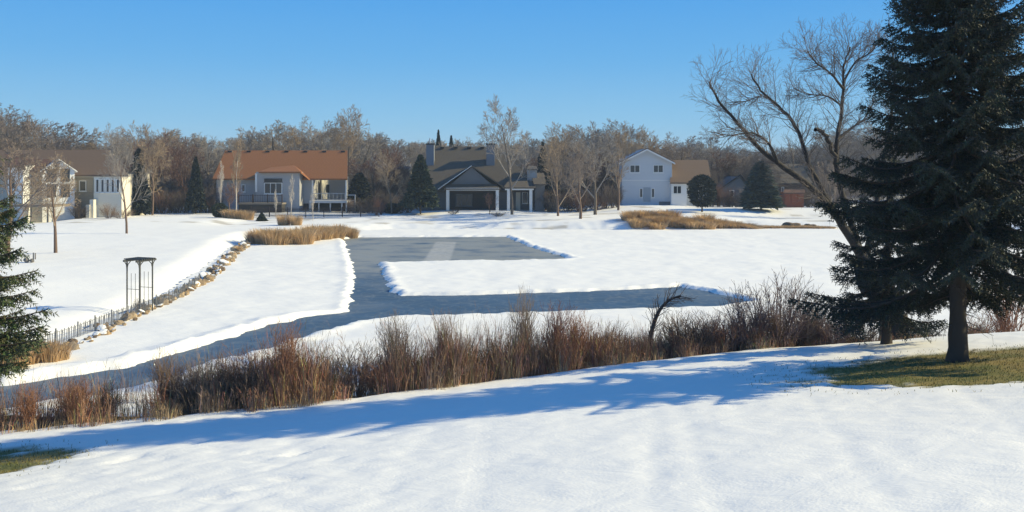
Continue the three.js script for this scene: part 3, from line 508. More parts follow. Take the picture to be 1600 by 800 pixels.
{ // orange roof
  const D = 116, h = new House('house', 'white house with the bright orange brown shingle roof and raised deck', 440, D);
  h.box('wall', H.siding, 338, 488, 276, null, D, 9);
  h.box('rear_wall', H.siding, 488, 543, 276, null, D + 4.6, 4);
  const e = D - .6, r = D + 5;
  h.roof(H.orange, [h.pt(332, 279, e), h.pt(543, 279, e), h.pt(543, 235, r), h.pt(352, 235, r)]);
  h.roof(H.orange, [h.pt(352, 235, r), h.pt(543, 235, r), h.pt(541, 279, 126.5), h.pt(338, 279, 126.5)]);
  h.roof(H.orange, [h.pt(337, 279, 126), h.pt(332, 279, e), h.pt(352, 235, r - .02), h.pt(351.7, 235.3, r + .05)]);
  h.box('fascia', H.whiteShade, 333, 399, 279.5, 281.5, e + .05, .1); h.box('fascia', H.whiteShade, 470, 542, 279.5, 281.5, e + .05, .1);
  for (let k = 0; k < 7; k++) h.box('roof_vent', H.dark, 356 + k * 29.5, 362 + k * 29.5, 235.5, 238, r - .45, .5);
  // bay with its own lower roof
  h.box('bay', H.siding, 400, 468, 268.6, null, D - 2, 1.95); h.box('corner_board', H.trim, 398.6, 401.6, 271, 300, D - 2.05, .3);
  h.roof(H.orange, [h.pt(404, 268.2, D - 2.6), h.pt(470, 268.2, D - 2.6), h.pt(459, 258, D + 2.1), h.pt(424, 261, D + 1.75)], 'bay_roof');
  h.roof(H.orange, [h.pt(470, 268.2, D - 2.6), h.pt(484, 279.5, D - .8), h.pt(470, 266, D + .9), h.pt(459, 258, D + 2.1)], 'bay_roof');
  h.window(413, 441, 285.5, 303, D - 2, 3); h.window(413, 441, 279, 284.6, D - 2, 1, H.dark, 'transom'); h.window(463, 471, 288, 298, D - .02, 1);
  h.window(377.5, 383.5, 288, 300, D); h.box('basement_door', H.dark, 413, 440, 316, 330, D - 2.05, .04); h.box('basement_window', H.dark, 462, 482, 318, 327, D - .06, .04);
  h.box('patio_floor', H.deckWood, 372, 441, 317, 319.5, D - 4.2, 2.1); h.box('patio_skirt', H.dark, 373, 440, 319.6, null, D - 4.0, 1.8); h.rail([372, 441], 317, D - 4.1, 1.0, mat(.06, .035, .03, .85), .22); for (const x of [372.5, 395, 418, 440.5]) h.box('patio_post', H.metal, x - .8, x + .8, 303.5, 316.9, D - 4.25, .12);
  // porch at the right end, open to the sun
  h.box('porch_post', H.trim, 539.5, 542, 279.6, null, D + .1, .22); h.box('porch_post', H.trim, 487, 489.5, 279.6, 312, D - .25, .2);
  const p = new THREE.Group(); p.name = 'porch_wall'; p.position.set(h.lx(503, D + 3.5), 0, h.lz(D + 3.5)); p.rotation.y = .95; h.t.add(p);
  const y0 = h.ly(313, D), y1 = h.ly(280.5, D); part('lit_wall', h.metric(boxG(0, 3.4, y0, y1, -.2, 0)), H.cream, p); for (const u of [.75, 2.1]) part('pane', boxG(u, u + .55, y0 + .9, y0 + 2.0, 0, .03), H.glass, p);
  h.box('deck_floor', H.deckGrey, 483, 542, 313.5, 317, D - 2.6, 6.6); h.rail([484, 541], 313.5, D - 2.5, .95, H.deckGrey, .5); for (const x of [484.5, 498, 516, 534, 541.2]) h.box('deck_post', H.deckGrey, x - .9, x + .9, 317.1, null, D - 2.4, .16);
  h.box('stair_rail', H.deckGrey, 543, 555, 304, 305.5, D - 1.2, .1); h.box('stair_rail', H.deckGrey, 543, 555, 313, 314, D - 1.2, .1); h.box('stair_post', H.deckGrey, 553.6, 555.4, 304, null, D - 1.35, .14);
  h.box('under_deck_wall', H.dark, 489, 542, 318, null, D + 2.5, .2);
}
{ // dark roof, chimneys and porch
  const D = 117, h = new House('house', 'dark taupe roofed house with two chimneys and a wide covered porch', 750, D);
  h.box('wall', H.sidingDark, 655, 835, 297, null, D, 9);
  const e = D - 1.2, r = D + 6.5;
  h.roof(H.taupe, [h.pt(644, 298, e), h.pt(850, 298, e), h.pt(775, 229, r), h.pt(672, 229, r)]);
  h.roof(H.taupe, [h.pt(672, 229, r), h.pt(775, 229, r), h.pt(842, 298, 131), h.pt(650, 298, 131)]);
  h.roof(H.taupe, [h.pt(850, 298, e), h.pt(842, 298, 131), h.pt(775.2, 229, r + .05), h.pt(775, 229, r)]); h.roof(H.taupe, [h.pt(650, 298, 131), h.pt(644, 298, e), h.pt(672, 229, r), h.pt(671.8, 229.2, r + .05)]);
  for (const [a, b] of [[666, 678], [760, 773]]) { const c = h.box('chimney', H.greyBlue, a, b, 226, 262, D + 3.1, 1.1); part('chimney_cap', boxG(h.lx(a - .8, D + 3), h.lx(b + .8, D + 3), h.ly(226, D + 3), h.ly(224, D + 3), h.lz(D + 2.95), h.lz(D + 4.35)), H.dark, c); }
  h.box('flue', H.trim, 670.5, 672.5, 216, 224, D + 3.5, .2);
  for (let k = 0; k < 4; k++) h.box('roof_vent', H.dark, 688 + k * 21, 694 + k * 21, 229.5, 232, r - .6, .6);
  // front cross gable
  const G = D - 3.4; h.gable('gable_wall', H.sidingDark, [[702, 290], [770, 290], [737, 261]], G, 6);
  h.roof(H.snowCap, [h.pt(684, 295, G - .5), h.pt(737, 258.5, G - .5), h.pt(737, 258.5, G + 7), h.pt(686, 295, G + 3)], 'snowy_roof', .07);
  h.roof(H.taupe, [h.pt(737, 258.5, G - .5), h.pt(790, 293, G - .5), h.pt(784, 293, G + 3), h.pt(737, 258.5, G + 7)], 'gable_roof', .16);
  h.roof(H.taupe, [h.pt(694, 295, G - 1.2), h.pt(783, 295, G - 1.2), h.pt(770, 287, G + .1), h.pt(704, 287, G + .1)], 'porch_roof', .12);
  h.box('beam', H.trim, 697, 780, 293.6, 297.6, G - 1.1, .35);
  for (const x of [699.5, 777]) h.box('column', H.trim, x - 2.4, x + 2.4, 297.7, null, G - 1.08, .36);
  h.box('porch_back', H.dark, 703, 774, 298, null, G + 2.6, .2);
  h.window(712, 738, 303, 322, G + 2.55, 3, H.sidingDark);
  // small second porch
  h.roof(H.taupe, [h.pt(786, 293, G - .6), h.pt(838, 293, G - .6), h.pt(826, 279, D + .4), h.pt(797, 279, D + .4)], 'porch_roof', .14);
  h.box('beam', H.trim, 789, 834, 293.4, 297, G - .5, .3); for (const x of [794.5, 829.5]) h.box('column', H.trim, x - 2.3, x + 2.3, 297.1, null, G - .48, .34);
  h.box('door', H.cream, 806, 813, 299, null, D - .08, .06); h.window(816, 825, 300, 318, D - .02, 1);
  h.box('side_wing', H.sidingDark, 836, 851, 287, null, D - 3, 8); h.roof(H.taupe, [h.pt(834, 287.5, D - 3.4), h.pt(853, 287.5, D - 3.4), h.pt(850, 270, D + 2), h.pt(830, 270, D + 2)], 'wing_roof', .14);
  const dm = h.box('dormer', H.siding, 824, 839, 264, 283, D - .5, 2.4); part('dormer_window', boxG(h.lx(827, D), h.lx(836, D), h.ly(280, D), h.ly(267, D), h.lz(D - .5) + .002, h.lz(D - .5) + .06), H.door, dm);
  part('dormer_roof', slab([h.pt(823, 264, D - .8), h.pt(840, 264, D - .8), h.pt(838, 259, D + 2), h.pt(825, 259, D + 2)], .12), H.taupe, dm);
}
{ // white two-storey house and its wing
  const D = 120, h = new House('house', 'white two storey gabled house with a brown roofed wing', 1010, D);
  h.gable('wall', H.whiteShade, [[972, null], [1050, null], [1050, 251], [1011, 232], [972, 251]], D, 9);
  h.roof(H.brown, [h.pt(968, 253, D - .5), h.pt(1011, 231, D - .5), h.pt(1011, 231, D + 10), h.pt(970, 253, D + 10)], 'roof', .16); h.roof(H.brown, [h.pt(1011, 231, D - .5), h.pt(1055, 253, D - .5), h.pt(1053, 253, D + 10), h.pt(1011, 231, D + 10)], 'roof', .16);
  for (const [a, b] of [[967, 1011], [1055, 1011]]) { const q = [h.pt(a, 254.6, D - .56), h.pt(b, 232.6, D - .56), h.pt(b, 232.6, D - .5), h.pt(a, 254.6, D - .5)]; h.roof(H.trim, q, 'rake_board', .22); }
  h.window(984, 1000, 257.5, 270, D, 2, H.trim); h.window(1020.5, 1036.5, 257.5, 270, D, 2, H.trim);
  h.window(999, 1004.5, 294, 309, D); h.window(1017.5, 1023, 294, 309, D); h.box('door', H.door, 1005.5, 1016.5, 293, 315, D - .07, .068); h.box('belt_board', H.trim, 972.2, 1049.8, 281, 282.3, D - .04, .038);
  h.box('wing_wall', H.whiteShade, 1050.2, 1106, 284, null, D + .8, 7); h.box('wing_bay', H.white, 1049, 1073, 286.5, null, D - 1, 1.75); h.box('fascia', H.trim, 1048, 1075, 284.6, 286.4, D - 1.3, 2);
  h.window(1051.5, 1065, 290, 303, D - 1, 2);
  h.roof(H.brown, [h.pt(1047, 285, D - 1.4), h.pt(1112, 285, D - 1.4), h.pt(1106, 250, D + 5), h.pt(1049, 250, D + 5)], 'wing_roof'); h.roof(H.brown, [h.pt(1049, 250, D + 5), h.pt(1106, 250, D + 5), h.pt(1108, 285, D + 11), h.pt(1048, 285, D + 11)], 'wing_roof');
  h.box('foundation', H.sidingDark, 1030, 1050, 315, null, D - .09, .088);
}
{ // neighbours at right
  const D = 126; H.slate = mat(.10, .12, .15, .9); const h = new House('house', 'grey blue gabled house behind the snow heaps at right', 1148, D);
  h.gable('wall', H.slate, [[1126, null], [1168, null], [1168, 292], [1156, 276], [1126, 296]], D, 8);
  h.roof(H.dark, [h.pt(1118, 299, D - .5), h.pt(1157, 272, D - .5), h.pt(1157, 272, D + 8.5), h.pt(1120, 299, D + 8.5)]); h.roof(H.dark, [h.pt(1157, 272, D - .5), h.pt(1174, 294, D - .5), h.pt(1172, 294, D + 8.5), h.pt(1157, 272, D + 8.5)]);
  h.window(1140, 1147, 297, 308, D);
  const E = 128, b = new House('house', 'dark roofed brown house with a red shed wall beside it', 1230, E);
  b.box('wall', H.brick, 1198, 1262, 284, null, E, 8); b.roof(H.taupe, [b.pt(1192, 286, E - .6), b.pt(1270, 286, E - .6), b.pt(1252, 256, E + 5), b.pt(1206, 256, E + 5)]); b.roof(H.taupe, [b.pt(1206, 256, E + 5), b.pt(1252, 256, E + 5), b.pt(1268, 286, E + 10), b.pt(1194, 286, E + 10)]);
  b.window(1208, 1216, 292, 304, E); b.window(1221, 1225, 292, 304, E);
  const s = new House('shed', 'small rust red shed with plank doors by the brown house', 1241, 122, 'shed');
  s.box('wall', H.red, 1226, 1256, 300, null, 122, 2.5); for (let k = 0; k < 3; k++) s.box('door_board', H.red, 1228 + k * 9, 1235.5 + k * 9, 302, 317, 121.92, .076);
  s.roof(H.brownRed, [s.pt(1224, 301, 121.6), s.pt(1258, 301, 121.6), s.pt(1257, 296, 123.2), s.pt(1225, 296, 123.2)]); s.roof(H.brownRed, [s.pt(1225, 296, 123.2), s.pt(1257, 296, 123.2), s.pt(1257, 301, 124.9), s.pt(1225, 301, 124.9)]);
  // farther roofs in the trees
  const f = new House('house', 'pale roofed house far back left of the dark roof', 600, 150); f.box('wall', H.sidingDark, 578, 640, 262, null, 150, 8); f.roof(H.siding, [f.pt(574, 263, 149.4), f.pt(644, 263, 149.4), f.pt(634, 236, 154), f.pt(586, 236, 154)]); f.roof(H.siding, [f.pt(586, 236, 154), f.pt(634, 236, 154), f.pt(640, 263, 159), f.pt(580, 263, 159)]); f.window(598, 606, 268, 278, 150);
  const u = new House('house', 'dark roofed house among trees between porch house and white house', 915, 140); u.box('wall', H.tanWall, 880, 960, 286, null, 140, 8); u.roof(H.brown, [u.pt(874, 288, 139.4), u.pt(966, 288, 139.4), u.pt(948, 254, 145), u.pt(890, 254, 145)]); u.roof(H.brown, [u.pt(890, 254, 145), u.pt(948, 254, 145), u.pt(962, 288, 150), u.pt(878, 288, 150)]); for (const x of [890, 912, 938]) u.window(x, x + 8, 294, 306, 140);
}

// ---------------------------------------------------------------- fences, arbor, stones
{ // iron fence before the orange-roofed house
  const d = 106, x0 = X(392, d), x1 = X(592, d), t = thing('iron_fence', 'low black iron fence along the yard of the orange roofed house', 'fence', [x0, ground((x0 + x1) / 2, d), -d]), L = x1 - x0, list = [];
  for (let x = .06; x < L; x += .13) { const y = ground(x0 + x, d) - t.position.y; list.push(boxG(x - .022, x + .022, y + .05, y + 1.15, -.022, .022)); }
  stuff(part('pickets', merge(list), H.metal, t)); for (let k = 0; k <= 7; k++) { const x = L * k / 7, y = ground(x0 + x, d) - t.position.y; part('post', boxG(x - .045, x + .045, y - .2, y + 1.2, -.045, .045), H.metal, t); }
  for (let k = 0; k < 7; k++) for (const yy of [.18, .95]) { const a = L * k / 7, b = L * (k + 1) / 7, ya = ground(x0 + a, d) - t.position.y + yy, yb = ground(x0 + b, d) - t.position.y + yy; const g = new Geo(); g.tube([V(a, ya, .02), V(b, yb, .02)], [.022, .022], 4); part('rail', g.build(), H.metal, t); }
}
const fenceLine = [[20, 566], [65, 547], [119, 528], [179, 504], [238, 483], [274, 468], [312, 443]].map(([px, py]) => { let d = 26; while (d < 60 && HOR + (EYE - Math.max(.13, ground(X(px, d), d))) * F / d > py) d += .05; return [X(px, d), d]; });
{
  const c = new THREE.CatmullRomCurve3(fenceLine.map(([x, d]) => V(x, 0, -d))), n = 182, pts = c.getSpacedPoints(n), o = V(pts[0].x, Math.max(.12, ground(pts[0].x, -pts[0].z)), pts[0].z), t = thing('picket_fence', 'low thin picket fence running along the pond bank past the arbor', 'fence', o.toArray());
  const fm = mat(.17, .175, .185, .7), pg = boxG(-.009, .009, -.1, .50, -.009, .009), pg2 = boxG(-.009, .009, -.1, .43, -.009, .009), pp = boxG(-.018, .018, -.15, .58, -.018, .018);
  const rel = pts.map(p => V(p.x - o.x, Math.max(.12, ground(p.x, -p.z)) - o.y, p.z - o.z));
  rel.forEach((p, k) => { const post = k % 13 === 0, q = part(post ? 'post' : 'picket', post ? pp : k % 2 ? pg : pg2, fm, t); q.position.copy(p); q.rotation.z = .05 * Math.sin(k * 1.7); });
  for (const y of [.10, .44]) for (let k = 0; k < n - 12; k += 13) { const g = new Geo(), seg = rel.slice(k, k + 14).map(p => p.clone().add(V(0, y, 0))); g.tube(seg, seg.map(() => .008), 4); part('rail', g.build(), fm, t); }
}
{ // arbor
  const d = 38.6, x = X(218.5, d), g = ground(x, d), t = thing('garden_arbor', 'tall flat topped metal garden arbor standing on the snowy pond bank', 'arbor', [x, g, -d], 1.19), m = mat(.045, .048, .05, .6), w = .37, hh = Y(405, d) - g;
  for (const [sx, sz] of [[-1, -1], [1, -1], [-1, 1], [1, 1]]) {
    part('post', boxG(sx * w - .022, sx * w + .022, -.2, hh - .08, sz * w * .95 - .022, sz * w * .95 + .022), m, t);
    const b = new Geo(); b.tube([V(sx * w, hh - .42, sz * w * .95), V(sx * (w + .04), hh - .2, sz * w * .95), V(sx * (w + .14), hh - .07, sz * w * .95)], [.025, .022, .02], 5); b.tube([V(sx * w, hh - .42, sz * w * .95), V(sx * (w - .06), hh - .2, sz * w * .95), V(sx * (w - .2), hh - .08, sz * w * .95)], [.02, .02, .018], 5); part('bracket', b.build(), m, t);
  }
  for (const s of [-1, 1]) { part('beam', boxG(-w - .2, w + .2, hh - .08, hh + .0, s * w * .95 - .035, s * w * .95 + .035), m, t); }
  for (let k = 0; k < 7; k++) part('slat', boxG(-w + k * w / 3 - .02, -w + k * w / 3 + .02, hh + .002, hh + .05, -w * .95 - .16, w * .95 + .16), m, t);
  for (const s of [-1, 1]) for (let k = 0; k < 2; k++) { const z = -w * .95 + (k + 1) * w * 1.9 / 3; part('lattice_bar', boxG(s * w - .007, s * w + .007, .05, hh * .78, z - .007, z + .007), m, t); }
  for (const s of [-1, 1]) for (const y of [.3, 1.35]) part('cross_bar', boxG(s * w - .009, s * w + .009, y, y + .018, -w * .95 + .032, w * .95 - .032), m, t);
}
const d0 = (d, Q) => d + 2.5 * Q();
const shrubProto = (seed, o) => { const R = rngOf(seed), g = new Geo(); for (let k = 0; k < o.stems; k++) { const az = R() * TAU, lean = o.lean * (.2 + R()); grow(() => g, R, V(Math.cos(az) * .12 * R(), -.05, Math.sin(az) * .12 * R()), V(Math.cos(az) * lean, 1, Math.sin(az) * lean).normalize(), .55 + .45 * R(), .014, 0, { n: o.n || [6, 5], len: [.5, .5], ang: [.5, .6, .5], up: [.02, .05, .03], from: [.3, .2], segs: [6, 3, 2], sides: [4, 3, 3], wob: .2, rmin: .0035, rr: .6, taper: .4 }); } const q = g.build(); q.computeBoundingBox(); const s = 1 / q.boundingBox.max.y; q.scale(s, s, s); return q; };
const shrubs = { tight: [1, 2].map(s => shrubProto(s, { stems: 22, lean: .28 })), wide: [3, 4].map(s => shrubProto(s, { stems: 22, lean: .75 })), low: [5, 6].map(s => shrubProto(s, { stems: 24, lean: 1.2 })) };
function shrub(name, label, category, x, d, h, w, kind, v, m, turn = 0, group) { const t = thing(name, label, category, [x, ground(x, d) - .03, -d], turn, group); const b = part('twigs', shrubs[kind][v], m, t); b.scale.set(w, h, w); return t; }
shrub('arbor_shrub', 'dead brown shrub inside the garden arbor', 'shrub', X(216, 38.5), 38.5, 1.0, .75, 'tight', 0, M.twigBrown);
{ // stones along the bank
  const line = [[103, 556], [125, 545], [150, 533], [180, 519], [210, 503], [240, 490], [262, 480], [290, 464], [315, 450], [335, 434], [352, 418], [368, 402], [382, 391], [398, 381]].map(p => onIce(p[0] - 1, p[1] - 3));
  const c = new THREE.CatmullRomCurve3(line.map(([x, d]) => V(x, 0, -d))), R = rngOf(51), o = V(line[0][0], 0, -line[0][1]), t = thing('stone_edging', 'row of tan boulders edging the pond below the picket fence', 'rocks', o.toArray());
  const shapes = [1, 2, 3, 4, 5].map(s => { const g = new THREE.IcosahedronGeometry(.5, 2), p = g.attributes.position; for (let k = 0; k < p.count; k++) { const v = V().fromBufferAttribute(p, k), f = 1 + .42 * nz(v.x * 2.6 + s * 5, v.y * 2.6, v.z * 2.6) + .12 * nz(v.x * 8, v.y * 8 + s, v.z * 8); p.setXYZ(k, v.x * f, v.y * f * .7, v.z * f); } g.computeVertexNormals(); return g; });
  const cols = [[.29, .21, .13], [.34, .24, .14], [.17, .12, .08], [.25, .20, .15], [.38, .29, .19]].map(q => mat(...q, .95));
  const cap = mat(.87, .88, .90, .85);
  for (let k = 0; k < 190; k++) {
    const f = k / 190 + (R() - .5) * .01, p = c.getPointAt(clamp(f, 0, 1)), gap = nz(f * 26, 2) < -.33 && f > .3; if (gap) continue;
    const big = (.14 + .32 * Math.pow(R(), 2.5)) * lerp(.9, 1.6, f), x = p.x + (R() - .5) * .55, d = -p.z + (R() - .3) * .5, s = part('stone', shapes[k % 5], cols[Math.floor(R() * 5)], t); s.position.set(x - o.x, .12 + big * .12, -d - o.z); s.rotation.set(R() * .6, R() * 6, R() * .6); s.scale.set(big * (1 + .5 * R()), big, big * (1 + .3 * R()));
    if (R() < .3) { const u = part('snow_cap', shapes[(k + 2) % 5], cap, s); u.position.set(.05, .28, -.08); u.scale.set(.8, .35, .8); }
    if (R() < .4) { const b2 = big * .75, q = part('stone', shapes[(k + 1) % 5], cols[Math.floor(R() * 5)], t); q.position.set(x - .35 - o.x, .16 + .12 * R(), -d - .2 - o.z); q.rotation.set(R(), R() * 6, R()); q.scale.set(b2 * 1.2, b2, b2); }
  }
  // loose stones at the corner and by the far shore
  const lone = (px, py, s, label, k) => { const [x, d] = onIce(px, py), q = tag(part(numbered('boulder'), shapes[k], cols[k], scene), label, 'rock'); q.position.set(x, ground(x, d) > 0 ? ground(x, d) + .05 : .12, -d); q.scale.set(s * 1.3, s, s); };
  lone(72, 563, .75, 'low boulder lying left of the stone row beside the fence end', 2); lone(38, 570, .7, 'grey boulder nearest the left frame edge below the spruce', 3); lone(1237, 357, 1.6, 'long dark boulder on the far shore right of the tan grass', 2); lone(1266, 357, 1.1, 'smaller dark boulder on the far shore right of the long one', 2);
  const [rx, rd] = [X(46, 55), 55]; const rb = tag(part(numbered('garden_ornament'), merge([...[[-.18, .0, .34], [.16, 0, .26]].map(([dx, y, s]) => { const g = shapes[1].clone(); g.scale(s, s * 1.6, s); g.translate(dx, s * .45, 0); return g; }), boxG(.22, .27, .2, .62, -.03, .03), boxG(.34, .39, .2, .6, -.03, .03)]), mat(.18, .17, .16, .9), scene), 'small grey garden ornament on the lawn beside the left spruce', 'ornament'); rb.position.set(rx, ground(rx, rd), -rd);
}

// ---------------------------------------------------------------- grasses, reeds and shrubs
function blade(g, x, y, z, h, w, lean, az, c) { // a narrow bent ribbon, thick enough to catch light from any side
  const cx = Math.cos(az), cz = Math.sin(az), bx = -cz * w, bz = cx * w, m = .55 * h, tipx = x + cx * lean * h, tipz = z + cz * lean * h, mx = x + cx * lean * .35 * h, mz = z + cz * lean * .35 * h, ty = y + h * (1 - lean * lean * .3);
  g.tri([x - bx, y, z - bz], [x + bx, y, z + bz], [mx + bx * .8, y + m, mz + bz * .8], c); g.tri([x - bx, y, z - bz], [mx + bx * .8, y + m, mz + bz * .8], [mx - bx * .8, y + m, mz - bz * .8], c); g.tri([mx - bx * .8, y + m, mz - bz * .8], [mx + bx * .8, y + m, mz + bz * .8], [tipx, ty, tipz], c);
}
const dryM = mat(1, 1, 1, .95, { vertexColors: true });
const tanM = new THREE.MeshPhysicalMaterial({ color: 0xffffff, roughness: 1, vertexColors: true, side: THREE.DoubleSide, transmission: .45, thickness: 0 });
function clumpGeo(seed) { const R = rngOf(seed), g = new Geo(); for (let k = 0; k < 420; k++) { const az = R() * TAU, r = .42 * Math.sqrt(R()), t = .6 + .6 * R(); blade(g, Math.cos(az) * r, -.05, Math.sin(az) * r, .6 + .45 * R(), .016, .12 + .5 * R() * R() + r * .3, az + (R() - .5), [.60 * t, .41 * t, .215 * t]); } return g.build(); }
const clumps = [1, 2, 3].map(clumpGeo);
function grassClump(label, px, py, dd, h, w, v, group, y) { const d = dd || onIce(px, py)[1], x = X(px, d), gy = y ?? Math.max(.05, ground(x, d)), t = thing('grass_clump', label, 'dry grass', [x, gy, -d], px, group); const b = part('blades', clumps[v % 3], tanM, t); b.scale.set(w, h, w); }
{
  const R = rngOf(9);
  for (let k = 0; k < 24; k++) { const f = k / 23, px = 404 + 126 * f + (R() - .5) * 7, py = lerp(388, 381, f) - R() * 7 - (f > .6 ? 6 : 0); grassClump('tan dry grass clump in the bed at the left corner of the rink', px, py, 0, lerp(1.55, 1.15, f) * (.85 + .3 * R()), 1.5 + .6 * R(), k, 'dry grass clumps at the left rink corner'); }
  for (let k = 0; k < 5; k++) grassClump('tan dry grass clump at the right tip of the bed by the rink', 528 + k * 5.5, 372 - (k % 2) * 3, 0, 1.0, 1.3, k, 'dry grass clumps at the tip of the rink bed');
  grassClump('rounded tan grass tuft standing behind the rink corner bed', 444, 0, 93, 1.35, 1.5, 1); grassClump('second tan grass tuft to the right behind the rink corner bed', 463, 0, 92.5, 1.2, 1.3, 2);
  for (let k = 0; k < 5; k++) grassClump('tan grass clump under the birches by the green shrub', 356 + k * 8, 0, 101, 1.2, 1.4, k, 'grass clumps under the birches');
  for (let k = 0; k < 34; k++) { const f = k / 33, px = 984 + 190 * f + (R() - .5) * 6; grassClump('tan dry grass clump in the long bed on the far right shore', px, 360 - R() * 4, 0, (f < .7 ? 1.08 : lerp(1.08, .5, (f - .7) / .3)) * (.85 + .3 * R()), 1.7 + .6 * R(), k, 'dry grass clumps on the far right shore'); }
  for (let k = 0; k < 14; k++) grassClump('low dark tan grass clump on the shore towards the willow', 1178 + k * 9, 358, 0, .28 + .2 * R(), 1.5, k, 'low grass clumps towards the willow');
  for (let k = 0; k < 4; k++) { const q = 350 + k * 11; grassClump('tan grass tuft between the stones of the pond edge', q + 2, 413 - k * 9, 0, .40 + .25 * R(), .45, k, 'grass tufts between the edging stones'); }
  for (let k = 0; k < 9; k++) grassClump('low rusty grass tuft on the bank below the left spruce', 2 + k * 11, 578 - k * 2 + R() * 6, 0, .5 + .3 * R(), .8, k, 'grass tufts below the left spruce', .1);
}
{ // the reed bed on the near bank. profile: photo column -> height in metres, density, colour mix (0 grey brown, 1 rust)
  const prof = [[-60, 1.1, .5, .7], [20, 1.25, .5, .8], [60, 1.35, .36, .6], [150, 1.3, .34, .7], [230, 1.25, .42, .5], [260, 1.75, .9, .3], [330, 1.55, .95, .25], [400, 1.55, .95, .35], [430, 2.15, 1.25, .95], [470, 2.1, 1.25, .9], [520, 1.7, 1.1, .5], [570, 1.45, 1.1, .45], [620, 2.05, 1.2, .45], [660, 1.75, 1.15, .5], [695, 2.1, 1.2, .6], [750, 1.8, 1.15, .45], [800, 1.9, 1.2, .7], [860, 2.0, 1.3, 1], [900, 1.75, 1.25, .9], [960, 1.45, 1.2, .7], [1040, 1.3, 1.0, .25], [1100, 1.1, .9, .15], [1180, 1.0, .8, .3], [1260, .8, .7, .5], [1340, .6, .5, .5], [1480, .6, .3, .5], [1640, .7, .5, .8]];
  const at = px => { let k = 0; while (k < prof.length - 2 && px > prof[k + 1][0]) k++; const a = prof[k], b = prof[k + 1], t = clamp((px - a[0]) / (b[0] - a[0]), 0, 1); return [1, 2, 3].map(q => lerp(a[q], b[q], t)); };
  const front = x => { const L = [[-14, 19.2], [-11.3, 19.5], [-4.9, 20.6], [-2, 21.9], [1.8, 24.1], [6.6, 25.9], [9.9, 26.2], [16, 27.4]]; let k = 0; while (k < L.length - 2 && x > L[k + 1][0]) k++; const [a, b] = [L[k], L[k + 1]]; return lerp(a[1], b[1], (x - a[0]) / (b[0] - a[0])); };
  const R = rngOf(1234), g = new Geo(), g2 = new Geo();
  const edge = x => front(x) + .35 * nz(x * .7, 2) + .3 * nz(x * 2.3, 6);
  for (let k = 0; k < 5200; k++) {
    const tx = lerp(-14, 16, R()), q = R(), into = q < .75 ? 2.1 * R() : 3.9 * R(), td = edge(tx) + into, tpx = 800 + tx * F / td, [h, den, mix] = at(tpx);
    const cl = .42 + 1.0 * nz(tx * .8, td * .8) + .6 * nz(tx * 2.2, td * 2, 4) - .5 * Math.exp(-(((tpx - 545) / 26) ** 2)) - .35 * Math.exp(-(((tpx - 745) / 20) ** 2)) - .4 * Math.exp(-(((tpx - 205) / 22) ** 2)) - .4 * Math.exp(-(((tpx - 95) / 18) ** 2)); if (R() > .72 * den * clamp(cl + .06, .08, 1)) continue;
    const th = h * lerp(.45, 1.05, sstep(-.1, 1.3, into)) * (.45 + .6 * R()) * (1 + .3 * nz(tx * 1.9, 5)), rad = .10 + .22 * R(), m0 = clamp(mix + .8 * nz(tx * .8, td * .8, 9) + .3 * (R() - .5), 0, 1), st0 = R() < (into < .6 ? .30 : .08), tone = .6 + .7 * R(), slant = R() * TAU, sl = .22 * R();
    const grey = [.225, .17, .13], rust = [.295, .16, .095], straw = [.45, .325, .19]; const n = Math.round((st0 ? 46 : 26) * (.6 + .8 * R()) * (.5 + rad * 2.5));
    for (let b = 0; b < n; b++) {
      const pa = R() * TAU, pr = rad * Math.sqrt(R()), x = tx + Math.cos(pa) * pr, d = td + Math.sin(pa) * pr, y = Math.max(ground(x, d), d > front(x) + 1.6 ? .05 : -9) - .04;
      const t = tone * (.6 + .8 * R()), c = [0, 1, 2].map(e => lerp(lerp(grey[e], rust[e], m0), straw[e], st0 ? .9 : R() < .08 ? .7 : 0) * t);
      const hh = th * (st0 ? .6 : 1) * (.35 + .75 * R()), fan = .04 + .55 * (pr / .32) * R() + (st0 ? .25 * R() : .3 * Math.pow(R(), 3)), lx = Math.cos(pa) * fan + Math.cos(slant) * sl, lz = -Math.sin(pa) * fan + Math.sin(slant) * sl, lean = Math.min(.85, Math.hypot(lx, lz)), az = Math.atan2(lz, lx), w = .0042 + .003 * R();
      blade(g, x, y, -d, hh, w, lean, az, c);
      const tw = st0 ? 0 : Math.floor(R() * 4);
      for (let s = 0; s < tw; s++) { const f = .4 + .55 * R(), fx = lean * hh * (f < .55 ? .64 * f : .35 + (f - .55) * 1.44); blade(g, x + Math.cos(az) * fx, y + hh * f * .97, -d + Math.sin(az) * fx, .08 + .26 * R() * hh * .7, w * .7, .35 + .7 * R(), R() * TAU, c); }
      if (R() < .16) blade(g2, x + .4 * (R() - .5), y - .02, -d + .3 * (R() - .5), .14 + .22 * R(), .006, .7 + .6 * R(), R() * TAU, [c[0] * 1.3, c[1] * 1.35, c[2] * 1.2]);
    }
  }
  const o = setting('reeds', g.build(), dryM, 'stuff', 'dry brown reeds and weeds along the near bank'); const o2 = setting('dead_grass', g2.build(), dryM, 'stuff', 'bent dead grass at the foot of the reeds');
  const tone = { rust: mat(.28, .14, .085, .95), red: mat(.22, .10, .08, .95), purple: mat(.19, .14, .14, .95), grey: mat(.26, .21, .175, .95), brown: mat(.22, .15, .105, .95), dark: mat(.07, .055, .05, .95) };
